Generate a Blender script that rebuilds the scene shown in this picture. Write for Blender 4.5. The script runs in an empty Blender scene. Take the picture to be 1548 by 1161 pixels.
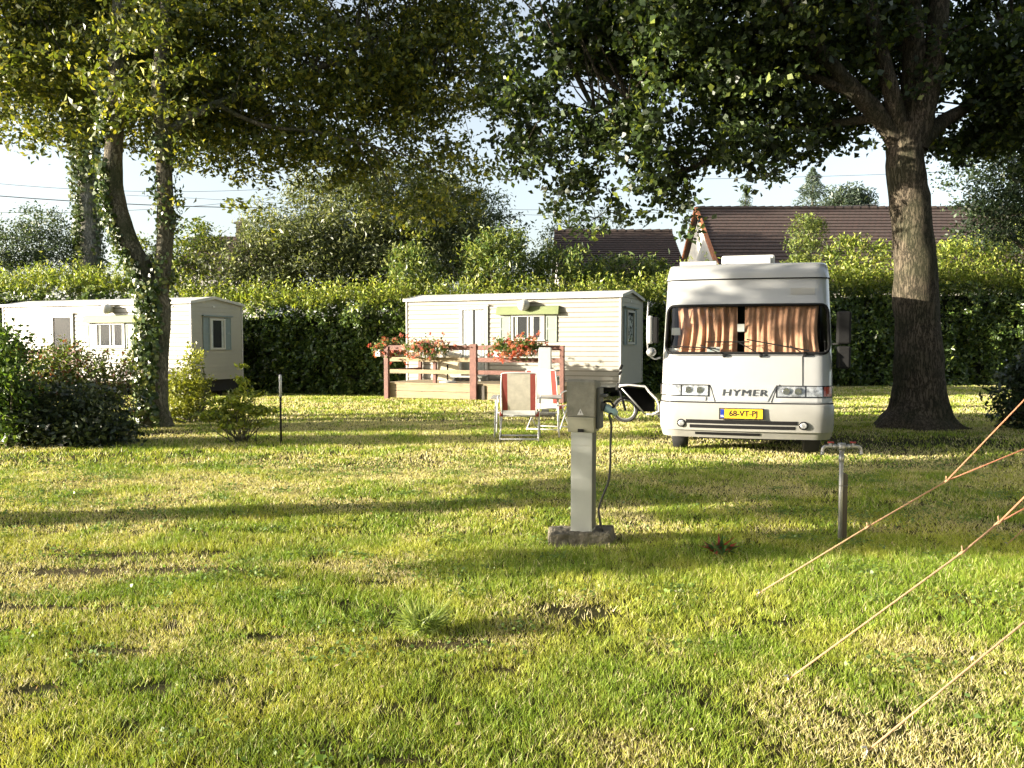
import bpy, math, random
import numpy as np
from mathutils import Vector, Matrix
random.seed(7)
R = math.radians
sc = bpy.context.scene
C = sc.collection
F = 1250.0                       # focal length in photo pixels
TH = math.atan(60.5 / F)         # camera looks down by this much
H = 1.5

def ray(px, py):
    x = (px - 774) / F; y = -(py - 580.5) / F
    return Vector((x, math.cos(TH) + y * math.sin(TH), -math.sin(TH) + y * math.cos(TH)))
def W(px, py, Y):
    d = ray(px, py); t = Y / d.y
    return Vector((d.x * t, Y, H + d.z * t))
def G(px, py, z=0.0):
    d = ray(px, py); t = (z - H) / d.z
    return Vector((d.x * t, d.y * t, z))
def sstep(a, b, x):
    t = np.clip((x - a) / (b - a), 0, 1); return t * t * (3 - 2 * t)
def gz(x, y):                    # gentle dip of the lawn towards the hedge
    return -0.28 * sstep(22.5, 28.0, y) * (1 - sstep(3.0, 9.0, x))

# ------------------------------------------------------------------ noise
class VN:
    def __init__(s, seed): s.g = np.random.default_rng(seed).random((64, 64, 64), dtype=np.float32)
    def __call__(s, P, sc=1.0):
        P = np.asarray(P, dtype=np.float64) * sc + 1000.0
        i = np.floor(P).astype(int); f = P - i; f = f * f * (3 - 2 * f)
        i0 = i % 64; i1 = (i + 1) % 64; r = 0
        for a in (0, 1):
            for b in (0, 1):
                for c in (0, 1):
                    w = (f[:, 0] if a else 1 - f[:, 0]) * (f[:, 1] if b else 1 - f[:, 1]) * (f[:, 2] if c else 1 - f[:, 2])
                    r = r + w * s.g[(i1 if a else i0)[:, 0], (i1 if b else i0)[:, 1], (i1 if c else i0)[:, 2]]
        return r
vn = VN(3); vn2 = VN(11)
def fbm(P, s=1.0): return (vn(P, s) + .5 * vn2(P, s * 2.1) + .25 * vn(P, s * 4.3)) / 1.75

# ------------------------------------------------------------------ materials
def newmat(name):
    m = bpy.data.materials.new(name); m.use_nodes = True
    nt = m.node_tree; nt.nodes.clear()
    out = nt.nodes.new('ShaderNodeOutputMaterial')
    return m, nt, out
def mat(name, col, rough=.6, var=.15, scale=8, bump=0.0, bscale=None, metal=0.0, col2=None, stretch=(1, 1, 1), spec=.5, coat=0.0, dirt=0.0, dirtcol=(.12, .11, .08)):
    m, nt, out = newmat(name)
    N = nt.nodes.new; L = nt.links.new
    p = N('ShaderNodeBsdfPrincipled'); L(p.outputs[0], out.inputs[0])
    p.inputs['Roughness'].default_value = rough; p.inputs['Metallic'].default_value = metal
    p.inputs['Specular IOR Level'].default_value = spec
    p.inputs['Coat Weight'].default_value = coat
    tc = N('ShaderNodeTexCoord'); mp = N('ShaderNodeMapping'); L(tc.outputs['Object'], mp.inputs[0])
    mp.inputs['Scale'].default_value = stretch
    nz = N('ShaderNodeTexNoise'); nz.inputs['Scale'].default_value = scale; nz.inputs['Detail'].default_value = 8
    nz.inputs['Roughness'].default_value = .65
    L(mp.outputs[0], nz.inputs['Vector'])
    rmp = N('ShaderNodeValToRGB'); L(nz.outputs['Fac'], rmp.inputs[0])
    a = [max(0, c * (1 - var)) for c in col]; b = [min(1, c * (1 + var)) for c in (col2 or col)]
    rmp.color_ramp.elements[0].position = .32; rmp.color_ramp.elements[1].position = .68
    rmp.color_ramp.elements[0].color = (*a, 1); rmp.color_ramp.elements[1].color = (*b, 1)
    last = rmp.outputs[0]
    if dirt:
        n2 = N('ShaderNodeTexNoise'); n2.inputs['Scale'].default_value = scale * .37; n2.inputs['Detail'].default_value = 10
        n2.inputs['Roughness'].default_value = .75
        L(mp.outputs[0], n2.inputs['Vector'])
        r2 = N('ShaderNodeValToRGB'); r2.color_ramp.elements[0].position = .5; r2.color_ramp.elements[1].position = .78
        r2.color_ramp.elements[1].color = (dirt, dirt, dirt, 1); L(n2.outputs['Fac'], r2.inputs[0])
        mx = N('ShaderNodeMix'); mx.data_type = 'RGBA'
        L(r2.outputs[0], mx.inputs[0]); L(last, mx.inputs[6]); mx.inputs[7].default_value = (*dirtcol, 1)
        last = mx.outputs[2]
    L(last, p.inputs['Base Color'])
    if bump:
        nb = N('ShaderNodeTexNoise'); nb.inputs['Scale'].default_value = bscale or scale * 3; nb.inputs['Detail'].default_value = 6
        L(mp.outputs[0], nb.inputs['Vector'])
        bp = N('ShaderNodeBump'); bp.inputs['Strength'].default_value = min(1, bump); bp.inputs['Distance'].default_value = .02 * max(1, bump)
        L(nb.outputs['Fac'], bp.inputs['Height']); L(bp.outputs[0], p.inputs['Normal'])
    return m
def leafmat(name, rough=.45, trans=.3, spec=.5):
    m, nt, out = newmat(name)
    N = nt.nodes.new; L = nt.links.new
    at = N('ShaderNodeAttribute'); at.attribute_name = 'Col'
    p = N('ShaderNodeBsdfPrincipled'); p.inputs['Roughness'].default_value = rough
    p.inputs['Specular IOR Level'].default_value = spec
    L(at.outputs['Color'], p.inputs['Base Color'])
    tr = N('ShaderNodeBsdfTranslucent')
    mul = N('ShaderNodeMix'); mul.data_type = 'RGBA'; mul.blend_type = 'MULTIPLY'; mul.inputs[0].default_value = 1
    L(at.outputs['Color'], mul.inputs[6]); mul.inputs[7].default_value = (1.5, 1.5, .7, 1)
    L(mul.outputs[2], tr.inputs['Color'])
    mx = N('ShaderNodeMixShader'); mx.inputs[0].default_value = trans
    L(p.outputs[0], mx.inputs[1]); L(tr.outputs[0], mx.inputs[2]); L(mx.outputs[0], out.inputs[0])
    return m
def glassmat(name, tint=(.85, .88, .88), refl=1.0):
    m, nt, out = newmat(name)
    N = nt.nodes.new; L = nt.links.new
    t = N('ShaderNodeBsdfTransparent'); t.inputs[0].default_value = (*tint, 1)
    g = N('ShaderNodeBsdfGlossy'); g.inputs['Roughness'].default_value = .03
    fr = N('ShaderNodeLayerWeight'); fr.inputs[0].default_value = .5
    pw = N('ShaderNodeMath'); pw.operation = 'POWER'; pw.inputs[1].default_value = 5; L(fr.outputs['Facing'], pw.inputs[0])
    ml = N('ShaderNodeMath'); ml.operation = 'MULTIPLY_ADD'; ml.inputs[1].default_value = .9; ml.inputs[2].default_value = .05 * refl
    L(pw.outputs[0], ml.inputs[0])
    mx = N('ShaderNodeMixShader'); L(ml.outputs[0], mx.inputs[0]); L(t.outputs[0], mx.inputs[1]); L(g.outputs[0], mx.inputs[2])
    L(mx.outputs[0], out.inputs[0]); return m
def barkmat(name, c1, c2, moss=0.0, sc_=5):
    m, nt, out = newmat(name)
    N = nt.nodes.new; L = nt.links.new
    p = N('ShaderNodeBsdfPrincipled'); p.inputs['Roughness'].default_value = .95; L(p.outputs[0], out.inputs[0])
    p.inputs['Specular IOR Level'].default_value = .15
    tc = N('ShaderNodeTexCoord'); mp = N('ShaderNodeMapping'); mp.inputs['Scale'].default_value = (1, 1, .22)
    L(tc.outputs['Object'], mp.inputs[0])
    vo = N('ShaderNodeTexVoronoi'); vo.inputs['Scale'].default_value = sc_ * 3.2; vo.feature = 'DISTANCE_TO_EDGE'
    nz = N('ShaderNodeTexNoise'); nz.inputs['Scale'].default_value = sc_ * 2; nz.inputs['Detail'].default_value = 9; nz.inputs['Roughness'].default_value = .7
    L(mp.outputs[0], nz.inputs['Vector'])
    ad = N('ShaderNodeMix'); ad.data_type = 'RGBA'; ad.inputs[0].default_value = .25
    L(mp.outputs[0], ad.inputs[6]); L(nz.outputs['Color'], ad.inputs[7]); L(ad.outputs[2], vo.inputs['Vector'])
    r = N('ShaderNodeValToRGB'); r.color_ramp.elements[0].position = .0; r.color_ramp.elements[1].position = .16
    r.color_ramp.elements[0].color = (*[c * .5 for c in c1], 1); r.color_ramp.elements[1].color = (*c2, 1)
    L(vo.outputs['Distance'], r.inputs[0])
    n3 = N('ShaderNodeTexNoise'); n3.inputs['Scale'].default_value = 1.7; n3.inputs['Detail'].default_value = 6
    L(tc.outputs['Object'], n3.inputs['Vector'])
    r3 = N('ShaderNodeValToRGB'); r3.color_ramp.elements[0].position = .42; r3.color_ramp.elements[1].position = .62
    L(n3.outputs['Fac'], r3.inputs[0])
    mx = N('ShaderNodeMix'); mx.data_type = 'RGBA'; mx.inputs[7].default_value = (c1[0] * .8, c1[1] * (1 + moss), c1[2] * .7, 1)
    ml = N('ShaderNodeMath'); ml.operation = 'MULTIPLY'; ml.inputs[1].default_value = .6
    L(r3.outputs[0], ml.inputs[0]); L(ml.outputs[0], mx.inputs[0]); L(r.outputs[0], mx.inputs[6]); L(mx.outputs[2], p.inputs['Base Color'])
    bp = N('ShaderNodeBump'); bp.inputs['Strength'].default_value = 1; bp.inputs['Distance'].default_value = .07
    L(r.outputs[0], bp.inputs['Height']); L(bp.outputs[0], p.inputs['Normal'])
    return m

M = dict(
    leaf=leafmat('leaf'), leafdark=leafmat('leaf_glossy', .33, .15), grass=leafmat('grass_blade', .5, .22, .35), petal=leafmat('petal', .6, .4, .2),
    bark_oak=barkmat('bark_oak', (.042, .036, .028), (.14, .112, .08), .1, 6),
    bark_left=barkmat('bark_grey', (.10, .09, .07), (.29, .255, .19), .2, 8),
    bark_pale=barkmat('bark_pale', (.2, .19, .16), (.34, .32, .27), .0),
    siding=mat('siding_cream', (.35, .338, .29), .5, .04, 2, .05, dirt=.22, dirtcol=(.45, .42, .32)),
    gap=mat('siding_lap_shade', (.20, .18, .145), .8), trim=mat('trim_white', (.50, .49, .455), .45, .04, 4),  # gap tone paints the shadow under each siding lap
    roofm=mat('caravan_roof', (.6, .59, .54), .6, .1, 3, .1, dirt=.4, dirtcol=(.25, .25, .2)),
    under=mat('underbody_black', (.02, .02, .02), .9),
    shutter=mat('shutter_green', (.27, .32, .27), .55, .08, 5), shutter_grey=mat('shutter_grey', (.20, .25, .25), .55, .08, 5),
    valance=mat('valance_green', (.17, .205, .085), .6, .08, 6), dark=mat('dark_room', (.02, .02, .022), .8),
    curtain_w=mat('curtain_white', (.62, .62, .6), .85, .15, 9), glass=glassmat('window_glass', refl=.2), screen=glassmat('windscreen_glass', (.9, .92, .9), 1.0),
    stain=mat('wood_red_stain', (.16, .07, .05), .65, .3, 7, .3, 30, stretch=(1, 1, 1)), 
    plank=mat('wood_plank', (.32, .25, .15), .8, .25, 3, .3, 20, stretch=(1, 1, 6)), 
    body=mat('body_paint', (.385, .39, .385), .2, .04, 1.5, coat=.4, dirt=.25, dirtcol=(.5, .48, .4)),
    bodygrey=mat('bumper_paint', (.33, .325, .295), .38, .06, 4, dirt=.3, dirtcol=(.35, .32, .25)),
    rubber=mat('rubber_black', (.012, .012, .012), .8, spec=.2), tyre=mat('tyre', (.03, .03, .03), .85, .2, 12),
    curtain=mat('curtain_terracotta', (.44, .235, .145), .9, .3, 6, .2, 60), chrome=mat('chrome', (.55, .56, .57), .22, .05, 5, metal=1),
    letter=mat('letter_grey', (.10, .105, .11), .3, .1, 5, metal=.6), lens=mat('lamp_reflector', (.36, .37, .38), .25, .6, 14, metal=.5, col2=(.8, .8, .8)),
    lensglass=glassmat('lamp_glass', (.92, .93, .93), 1.3), orange=mat('indicator_red', (.45, .06, .03), .25), 
    plate=mat('plate_yellow', (.80, .47, .02), .4, .05), ink=mat('ink_black', (.01, .01, .01), .5), blue=mat('plate_blue', (.01, .04, .3), .4),
    ped=mat('pedestal_metal', (.36, .37, .335), .5, .06, 4, .05, dirt=.35, dirtcol=(.22, .21, .16)),
    pedhead=mat('pedestal_head_olive', (.17, .165, .13), .7, .25, 14, .3, 40, dirt=.5, dirtcol=(.07, .065, .05)), 
    pedlid=mat('pedestal_lid', (.24, .235, .175), .6, .12, 8, .1), pedside=mat('pedestal_side', (.10, .10, .09), .6, .1, 8),
    concrete=mat('concrete', (.13, .115, .085), .95, .45, 9, 2.0, 22, dirt=.8, dirtcol=(.06, .065, .03)), white=mat('white_plastic', (.5, .5, .485), .45, .05, 5), 
    plugblue=mat('plug_pale_blue', (.27, .40, .42), .5, .1, 8), cable=mat('cable_black', (.02, .02, .02), .5),
    galv=mat('galvanised_steel', (.33, .335, .33), .45, .2, 20, metal=.6), redknob=mat('red_handle', (.2, .025, .02), .5), oldwood=mat('weathered_wood', (.085, .075, .06), .9, .35, 12, .5, 40, stretch=(1, 1, .15)),
    alu=mat('aluminium_tube', (.55, .55, .54), .35, .05, 6), beige=mat('canvas_beige', (.58, .54, .45), .85, .12, 12, .2, 80), redstripe=mat('canvas_red', (.30, .06, .045), .8, .15, 12, .2, 80),
    tablet=mat('table_top', (.36, .35, .32), .5, .1, 10), rope=mat('rope_tan', (.40, .17, .09), .8, .2, 60, .5, 200), ropeb=mat('rope_buff', (.36, .22, .12), .8, .2, 60, .5, 200),
    tile=None, plaster=mat('plaster_white', (.7, .67, .6), .9, .12, 3, .2), brick=mat('verge_orange', (.42, .16, .07), .8, .2, 8), wire=mat('wire_grey', (.10, .10, .11), .6),
    fabric=mat('trailer_fabric_black', (.012, .012, .013), .9, spec=.15), trailerf=mat('trailer_frame_white', (.62, .60, .58), .4), 
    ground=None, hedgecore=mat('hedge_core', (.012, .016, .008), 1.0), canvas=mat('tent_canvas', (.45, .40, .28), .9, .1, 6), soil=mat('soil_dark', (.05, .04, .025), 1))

# roof tiles
def tilemat():
    m, nt, out = newmat('roof_tile_brown'); N = nt.nodes.new; L = nt.links.new
    p = N('ShaderNodeBsdfPrincipled'); p.inputs['Roughness'].default_value = .9; L(p.outputs[0], out.inputs[0])
    tc = N('ShaderNodeTexCoord')
    br = N('ShaderNodeTexBrick'); br.inputs['Scale'].default_value = 1; br.inputs['Brick Width'].default_value = .25; br.inputs['Row Height'].default_value = .3
    br.inputs['Mortar Size'].default_value = .03; br.inputs['Color1'].default_value = (.085, .042, .034, 1); br.inputs['Color2'].default_value = (.055, .03, .028, 1); br.inputs['Mortar'].default_value = (.02, .014, .013, 1)
    L(tc.outputs['UV'], br.inputs['Vector'])
    nz = N('ShaderNodeTexNoise'); nz.inputs['Scale'].default_value = 1.5; nz.inputs['Detail'].default_value = 9; nz.inputs['Roughness'].default_value = .7; L(tc.outputs['UV'], nz.inputs['Vector'])
    mx = N('ShaderNodeMix'); mx.data_type = 'RGBA'; L(nz.outputs['Fac'], mx.inputs[0]); L(br.outputs['Color'], mx.inputs[6]); mx.inputs[7].default_value = (.10, .07, .055, 1)
    L(mx.outputs[2], p.inputs['Base Color'])
    bp = N('ShaderNodeBump'); bp.inputs['Distance'].default_value = .03; bp.inputs['Strength'].default_value = .8; L(br.outputs['Fac'], bp.inputs['Height']); bp.invert = True; L(bp.outputs[0], p.inputs['Normal'])
    return m
M['tile'] = tilemat()
def groundmat():
    m, nt, out = newmat('lawn_ground'); N = nt.nodes.new; L = nt.links.new
    p = N('ShaderNodeBsdfPrincipled'); p.inputs['Roughness'].default_value = 1; p.inputs['Specular IOR Level'].default_value = .1; L(p.outputs[0], out.inputs[0])
    tc = N('ShaderNodeTexCoord')
    def nz(s, d=8, r=.6):
        n = N('ShaderNodeTexNoise'); n.inputs['Scale'].default_value = s; n.inputs['Detail'].default_value = d; n.inputs['Roughness'].default_value = r; L(tc.outputs['Object'], n.inputs['Vector']); return n
    a = nz(.45); b = nz(40, 6, .75)
    r1 = N('ShaderNodeValToRGB'); L(a.outputs['Fac'], r1.inputs[0]); r1.color_ramp.elements[0].position = .42; r1.color_ramp.elements[1].position = .6
    r1.color_ramp.elements[0].color = (.055, .06, .02, 1); r1.color_ramp.elements[1].color = (.12, .10, .055, 1)
    r2 = N('ShaderNodeValToRGB'); L(b.outputs['Fac'], r2.inputs[0]); r2.color_ramp.elements[0].position = .3; r2.color_ramp.elements[1].position = .7
    r2.color_ramp.elements[0].color = (.35, .3, .25, 1); r2.color_ramp.elements[1].color = (1.2, 1.2, 1.1, 1)
    mx = N('ShaderNodeMix'); mx.data_type = 'RGBA'; mx.blend_type = 'MULTIPLY'; mx.inputs[0].default_value = 1; L(r1.outputs[0], mx.inputs[6]); L(r2.outputs[0], mx.inputs[7]); L(mx.outputs[2], p.inputs['Base Color'])
    bp = N('ShaderNodeBump'); bp.inputs['Distance'].default_value = .03; bp.inputs['Strength'].default_value = 1; L(b.outputs['Fac'], bp.inputs['Height']); L(bp.outputs[0], p.inputs['Normal'])
    return m
M['ground'] = groundmat()

# ------------------------------------------------------------------ object helpers
def tag(o, label, cat, group=None):
    o['label'] = label; o['category'] = cat
    if group: o['group'] = group
    return o
def thing(name, label, cat, loc=(0, 0, 0), rz=0, group=None):
    o = bpy.data.objects.new(name, None); C.objects.link(o); o.empty_display_size = .1
    o.location = loc; o.rotation_euler = (0, 0, rz)
    return tag(o, label, cat, group)
def link(name, me, m, parent=None, smooth=False):
    me.materials.append(M[m] if isinstance(m, str) else m)
    if smooth: me.shade_smooth()
    o = bpy.data.objects.new(name, me); C.objects.link(o)
    if parent: o.parent = parent
    return o
def npmesh(name, V, Q, m, parent=None, col=None, smooth=False):
    """V (n,3), Q (k,3 or 4)"""
    me = bpy.data.meshes.new(name); n = len(V); k, w = Q.shape
    me.vertices.add(n); me.vertices.foreach_set('co', np.ascontiguousarray(V, dtype=np.float32).ravel())
    me.loops.add(k * w); me.loops.foreach_set('vertex_index', np.ascontiguousarray(Q, dtype=np.int32).ravel())
    me.polygons.add(k); me.polygons.foreach_set('loop_start', np.arange(k, dtype=np.int32) * w)
    me.update(calc_edges=True)
    if col is not None:
        a = me.color_attributes.new('Col', 'FLOAT_COLOR', 'POINT')
        a.data.foreach_set('color', np.concatenate([col, np.ones((n, 1))], 1).astype(np.float32).ravel())
    return link(name, me, m, parent, smooth)
class MB:
    def __init__(s): s.v = []; s.f = []
    def add(s, vs, fs):
        b = len(s.v); s.v += [tuple(v) for v in vs]; s.f += [tuple(i + b for i in f) for f in fs]; return s
    def box(s, x0, x1, y0, y1, z0, z1, mtx=None):
        vs = [Vector(p) for p in ((x0, y0, z0), (x1, y0, z0), (x1, y1, z0), (x0, y1, z0), (x0, y0, z1), (x1, y0, z1), (x1, y1, z1), (x0, y1, z1))]
        if mtx: vs = [mtx @ v for v in vs]
        return s.add(vs, [(0, 3, 2, 1), (4, 5, 6, 7), (0, 1, 5, 4), (1, 2, 6, 5), (2, 3, 7, 6), (3, 0, 4, 7)])
    def bar(s, a, b, w, h=None):
        a = Vector(a); b = Vector(b); h = h or w; d = (b - a); L = d.length; q = d.to_track_quat('Z', 'Y')
        return s.box(-w / 2, w / 2, -h / 2, h / 2, 0, L, Matrix.Translation(a) @ q.to_matrix().to_4x4())
    def quad(s, *p): return s.add(p, [tuple(range(len(p)))])
    def tube(s, pts, rad, seg=8, cap=True):
        pts = [Vector(p) for p in pts]
        if not hasattr(rad, '__len__'): rad = [rad] * len(pts)
        vs = []; fs = []; n = len(pts); up = None
        for i, p in enumerate(pts):
            t = (pts[min(i + 1, n - 1)] - pts[max(i - 1, 0)]).normalized()
            if up is None: up = t.orthogonal().normalized()
            else: up = (up - t * up.dot(t)).normalized()
            bn = t.cross(up)
            for k in range(seg):
                a = 2 * math.pi * k / seg
                vs.append(p + (up * math.cos(a) + bn * math.sin(a)) * rad[i])
        for i in range(n - 1):
            for k in range(seg):
                k2 = (k + 1) % seg
                fs.append((i * seg + k, i * seg + k2, (i + 1) * seg + k2, (i + 1) * seg + k))
        if cap: fs += [tuple(reversed(range(seg))), tuple((n - 1) * seg + k for k in range(seg))]
        return s.add(vs, fs)
    def build(s, name, m, parent=None, smooth=False, bevel=0):
        us = sorted({i for f in s.f for i in f}); mp_ = {j: i for i, j in enumerate(us)}
        me = bpy.data.meshes.new(name); me.from_pydata([s.v[i] for i in us], [], [tuple(mp_[i] for i in f) for f in s.f]); me.update()
        o = link(name, me, m, parent, smooth)
        if bevel:
            b = o.modifiers.new('bevel', 'BEVEL'); b.width = bevel; b.segments = 2; b.limit_method = 'ANGLE'
        return o
def spline(pts, n=6):
    """Catmull-Rom through points (any dimension)"""
    P = [np.array(p, float) for p in pts]; P = [2 * P[0] - P[1]] + P + [2 * P[-1] - P[-2]]; out = []
    for i in range(1, len(P) - 2):
        for k in range(n):
            t = k / n; a, b, c, d = P[i - 1:i + 3]
            out.append(.5 * ((2 * b) + (c - a) * t + (2 * a - 5 * b + 4 * c - d) * t * t + (3 * b - a - 3 * c + d) * t ** 3))
    out.append(P[-2]); return out
def limb(pts, rads, seg=14, n=6, rough=.08, flare=0.0, fs=3.0):
    """a tapering, slightly irregular limb; returns V, Q"""
    pr = spline([(*p, r) for p, r in zip(pts, rads)], n); vs = []; up = None; m = len(pr)
    for i, q in enumerate(pr):
        p = Vector(q[:3]); a = Vector(pr[max(i - 1, 0)][:3]); b = Vector(pr[min(i + 1, m - 1)][:3]); t = (b - a).normalized()
        up = t.orthogonal().normalized() if up is None else (up - t * up.dot(t)).normalized(); bn = t.cross(up)
        for k in range(seg):
            an = 2 * math.pi * k / seg; r = q[3] * (1 + flare * math.exp(-i / fs) * (.5 + .32 * math.sin(5 * an + 1) + .18 * math.sin(9 * an + 2)))
            vs.append(p + (up * math.cos(an) + bn * math.sin(an)) * r)
    V = np.array([tuple(v) for v in vs])
    if rough:
        rr = np.repeat([q[3] for q in pr], seg)[:, None]
        nn = np.stack([fbm(V + o, 2.2) - .5 for o in (0, 31.7, 77.1)], 1); V = V + nn * rr * rough * 6
    Q = [(i * seg + k, i * seg + (k + 1) % seg, (i + 1) * seg + (k + 1) % seg, (i + 1) * seg + k) for i in range(m - 1) for k in range(seg)]
    return V, np.array(Q)
def merge(parts):
    V = []; Q = []; b = 0
    for v, q in parts: V.append(v); Q.append(q + b); b += len(v)
    return np.concatenate(V), np.concatenate(Q)

# ------------------------------------------------------------------ leaves
def leaves(rng, P, size, aspect=.5, up=.4, nrm=None, tdir=None, tw=1.0, fold=.12):
    n = len(P)
    N_ = rng.normal(size=(n, 3)) * 1.0; N_[:, 2] += up
    if nrm is not None: N_ = N_ * .6 + nrm
    N_ /= np.linalg.norm(N_, axis=1, keepdims=True)
    T = rng.normal(size=(n, 3)) * tw
    if tdir is not None: T = T + tdir
    T -= N_ * (T * N_).sum(1, keepdims=True); T /= np.linalg.norm(T, axis=1, keepdims=True) + 1e-9
    B = np.cross(N_, T); s = (size * (.5 + 1.0 * rng.random(n)))[:, None]
    V = np.empty((n, 4, 3)); V[:, 0] = P - T * s * .5; V[:, 1] = P + B * s * aspect * .5 + N_ * s * fold - T * s * .05
    V[:, 2] = P + T * s * .5 - N_ * s * .05; V[:, 3] = P - B * s * aspect * .5 + N_ * s * fold - T * s * .05
    return V.reshape(-1, 3), np.arange(n * 4).reshape(n, 4)
def leafcol(rng, n, cols, wts, var=.25, cl=None):
    cols = np.array(cols); k = rng.choice(len(cols), n, p=np.array(wts) / sum(wts))
    c = cols[k] * (1 + var * (rng.random((n, 1)) * 2 - 1))
    if cl is not None: c = c * cl[:, None]
    return np.repeat(c, 4, 0)
def lobe_pts(rng, lobes, dens, per, cr, flat=.6, thr=.42, ns=.9, shell=0.0):
    """clumped points inside ellipsoid lobes; dens = clumps per m3"""
    out = []; ids = []
    for L in lobes:
        c = np.array(L[0:3]); r = np.array(L[3:6]); d = L[6] if len(L) > 6 else 1.0
        vol = 4.19 * r[0] * r[1] * r[2]; n = max(3, int(vol * dens * d))
        u = rng.normal(size=(n, 3)); u /= np.linalg.norm(u, axis=1, keepdims=True)
        rad = rng.random(n) ** (1 / 3.)
        if shell: rad = 1 - (1 - rad) * (1 - shell)
        q = c + u * rad[:, None] * r
        keep = fbm(q, ns) > thr - .12 * (rad < .6); q = q[keep]; out.append(q)
    Q = np.concatenate(out); n = len(Q)
    off = rng.normal(size=(n, per, 3)) * cr * .55; off[:, :, 2] *= flat
    P = (Q[:, None] + off).reshape(-1, 3)
    return P, np.repeat(.75 + .5 * rng.random(n), per), Q
def foliage(name, seed, lobes, parent, cols, wts, dens=6, per=30, cr=.32, size=.09, aspect=.6, flat=.6, thr=.42, ns=.9, m='leaf', up=.4, shell=0, nrm=None, tdir=None, label=None, zmin=None):
    rng = np.random.default_rng(seed)
    P, cl, Q = lobe_pts(rng, lobes, dens, per, cr, flat, thr, ns, shell)
    if zmin is not None: k = P[:, 2] > zmin; P = P[k]; cl = cl[k]
    V, F_ = leaves(rng, P, size, aspect, up, nrm, tdir)
    o = npmesh(name, V, F_, m, parent, leafcol(rng, len(P), cols, wts, .25, cl))
    return o, Q
def LB(px, py, Y, rx, ry, rz, d=1.0):
    p = W(px, py, Y); return (p.x, p.y, p.z, rx, ry, rz, d)
def branches_to(rng, Q, nodes, k, r0=.05):
    """thin twigs from nearby limb nodes to random clumps"""
    parts = []; nodes = np.array(nodes)
    for i in rng.choice(len(Q), min(k, len(Q)), replace=False):
        q = Q[i]; d = np.linalg.norm(nodes - q, axis=1); j = int(np.argmin(d + rng.random(len(d)) * 1.0)); a = nodes[j]
        if d[j] < .4 or d[j] > 4.5: continue
        mid = (a + q) / 2 + rng.normal(size=3) * .18 * d[j] * .5; mid[2] += .12 * d[j]
        parts.append(limb([a, mid, q], [r0 * min(1.4, .4 + d[j] * .3), r0 * .45, r0 * .15], 5, 3, 0))
    return parts

# ------------------------------------------------------------------ camera, light, sky
cam = bpy.data.cameras.new('camera'); co = bpy.data.objects.new('camera', cam); C.objects.link(co)
co.location = (0, 0, H); co.rotation_euler = (math.pi / 2 - TH, 0, 0); cam.sensor_width = 36; cam.lens = 36 * F / 1548; cam.clip_end = 1500; cam.clip_start = .05
sc.camera = co
AZ, EL = R(9), R(10)
d = Vector((math.cos(AZ) * math.cos(EL), math.sin(AZ) * math.cos(EL), -math.sin(EL)))
sun = bpy.data.lights.new('sun', 'SUN'); so = bpy.data.objects.new('sun', sun); C.objects.link(so)
sun.energy = 5; sun.angle = R(.5); sun.color = (1, .90, .74); so.rotation_euler = d.to_track_quat('-Z', 'Y').to_euler(); so.location = (-20, -5, 20)
w = bpy.data.worlds.new('World'); sc.world = w; w.use_nodes = True; nt = w.node_tree; nt.nodes.clear()
sky = nt.nodes.new('ShaderNodeTexSky'); sky.sky_type = 'NISHITA'; sky.sun_disc = False; sky.sun_elevation = EL
sky.sun_rotation = math.atan2(-d.x, -d.y); sky.air_density = 1; sky.dust_density = 2.2; sky.ozone_density = 1.5
bg = nt.nodes.new('ShaderNodeBackground'); bg.inputs[1].default_value = .088; wo = nt.nodes.new('ShaderNodeOutputWorld')
hs_ = nt.nodes.new('ShaderNodeHueSaturation'); hs_.inputs['Saturation'].default_value = .5; hs_.inputs['Value'].default_value = 1.25
nt.links.new(sky.outputs[0], hs_.inputs['Color']); nt.links.new(hs_.outputs[0], bg.inputs[0]); nt.links.new(bg.outputs[0], wo.inputs[0])
vs_ = sc.view_settings; sc.display_settings.display_device = 'sRGB'; vs_.view_transform = 'Standard'; vs_.look = 'None'; vs_.exposure = 1.95; vs_.gamma = 1; vs_.use_curve_mapping = False
sc.cycles.max_bounces = 6; sc.cycles.transparent_max_bounces = 12; sc.cycles.use_denoising = True; sc.cycles.sample_clamp_indirect = 8

# ------------------------------------------------------------------ ground + grass
gx = np.concatenate([[-600, -200, -80], np.arange(-40, 40.1, .5), [80, 200, 600]]); gy = np.concatenate([[-300, -60, -20], np.arange(-6, 50.1, .5), [80, 200, 900]])
X, Y = np.meshgrid(gx, gy); near = (np.abs(X) < 41) & (Y > -7) & (Y < 51)
Pg = np.stack([X.ravel(), Y.ravel(), np.zeros(X.size)], 1)
def gh(P2):   # full ground height with small bumps
    P = np.stack([P2[:, 0], P2[:, 1], P2[:, 0] * 0], 1)
    return gz(P[:, 0], P[:, 1]) + (fbm(P, .8) - .5) * .05 * (np.abs(P[:, 0]) < 40)
Z = gh(Pg) - .012; V = np.stack([X.ravel(), Y.ravel(), Z], 1); nx, ny = len(gx), len(gy)
ii = (np.arange(ny - 1)[:, None] * nx + np.arange(nx - 1)[None]).ravel(); Q = np.stack([ii, ii + 1, ii + nx + 1, ii + nx], 1)
o = npmesh('ground', V, Q, 'ground', smooth=True); o['kind'] = 'structure'
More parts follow.
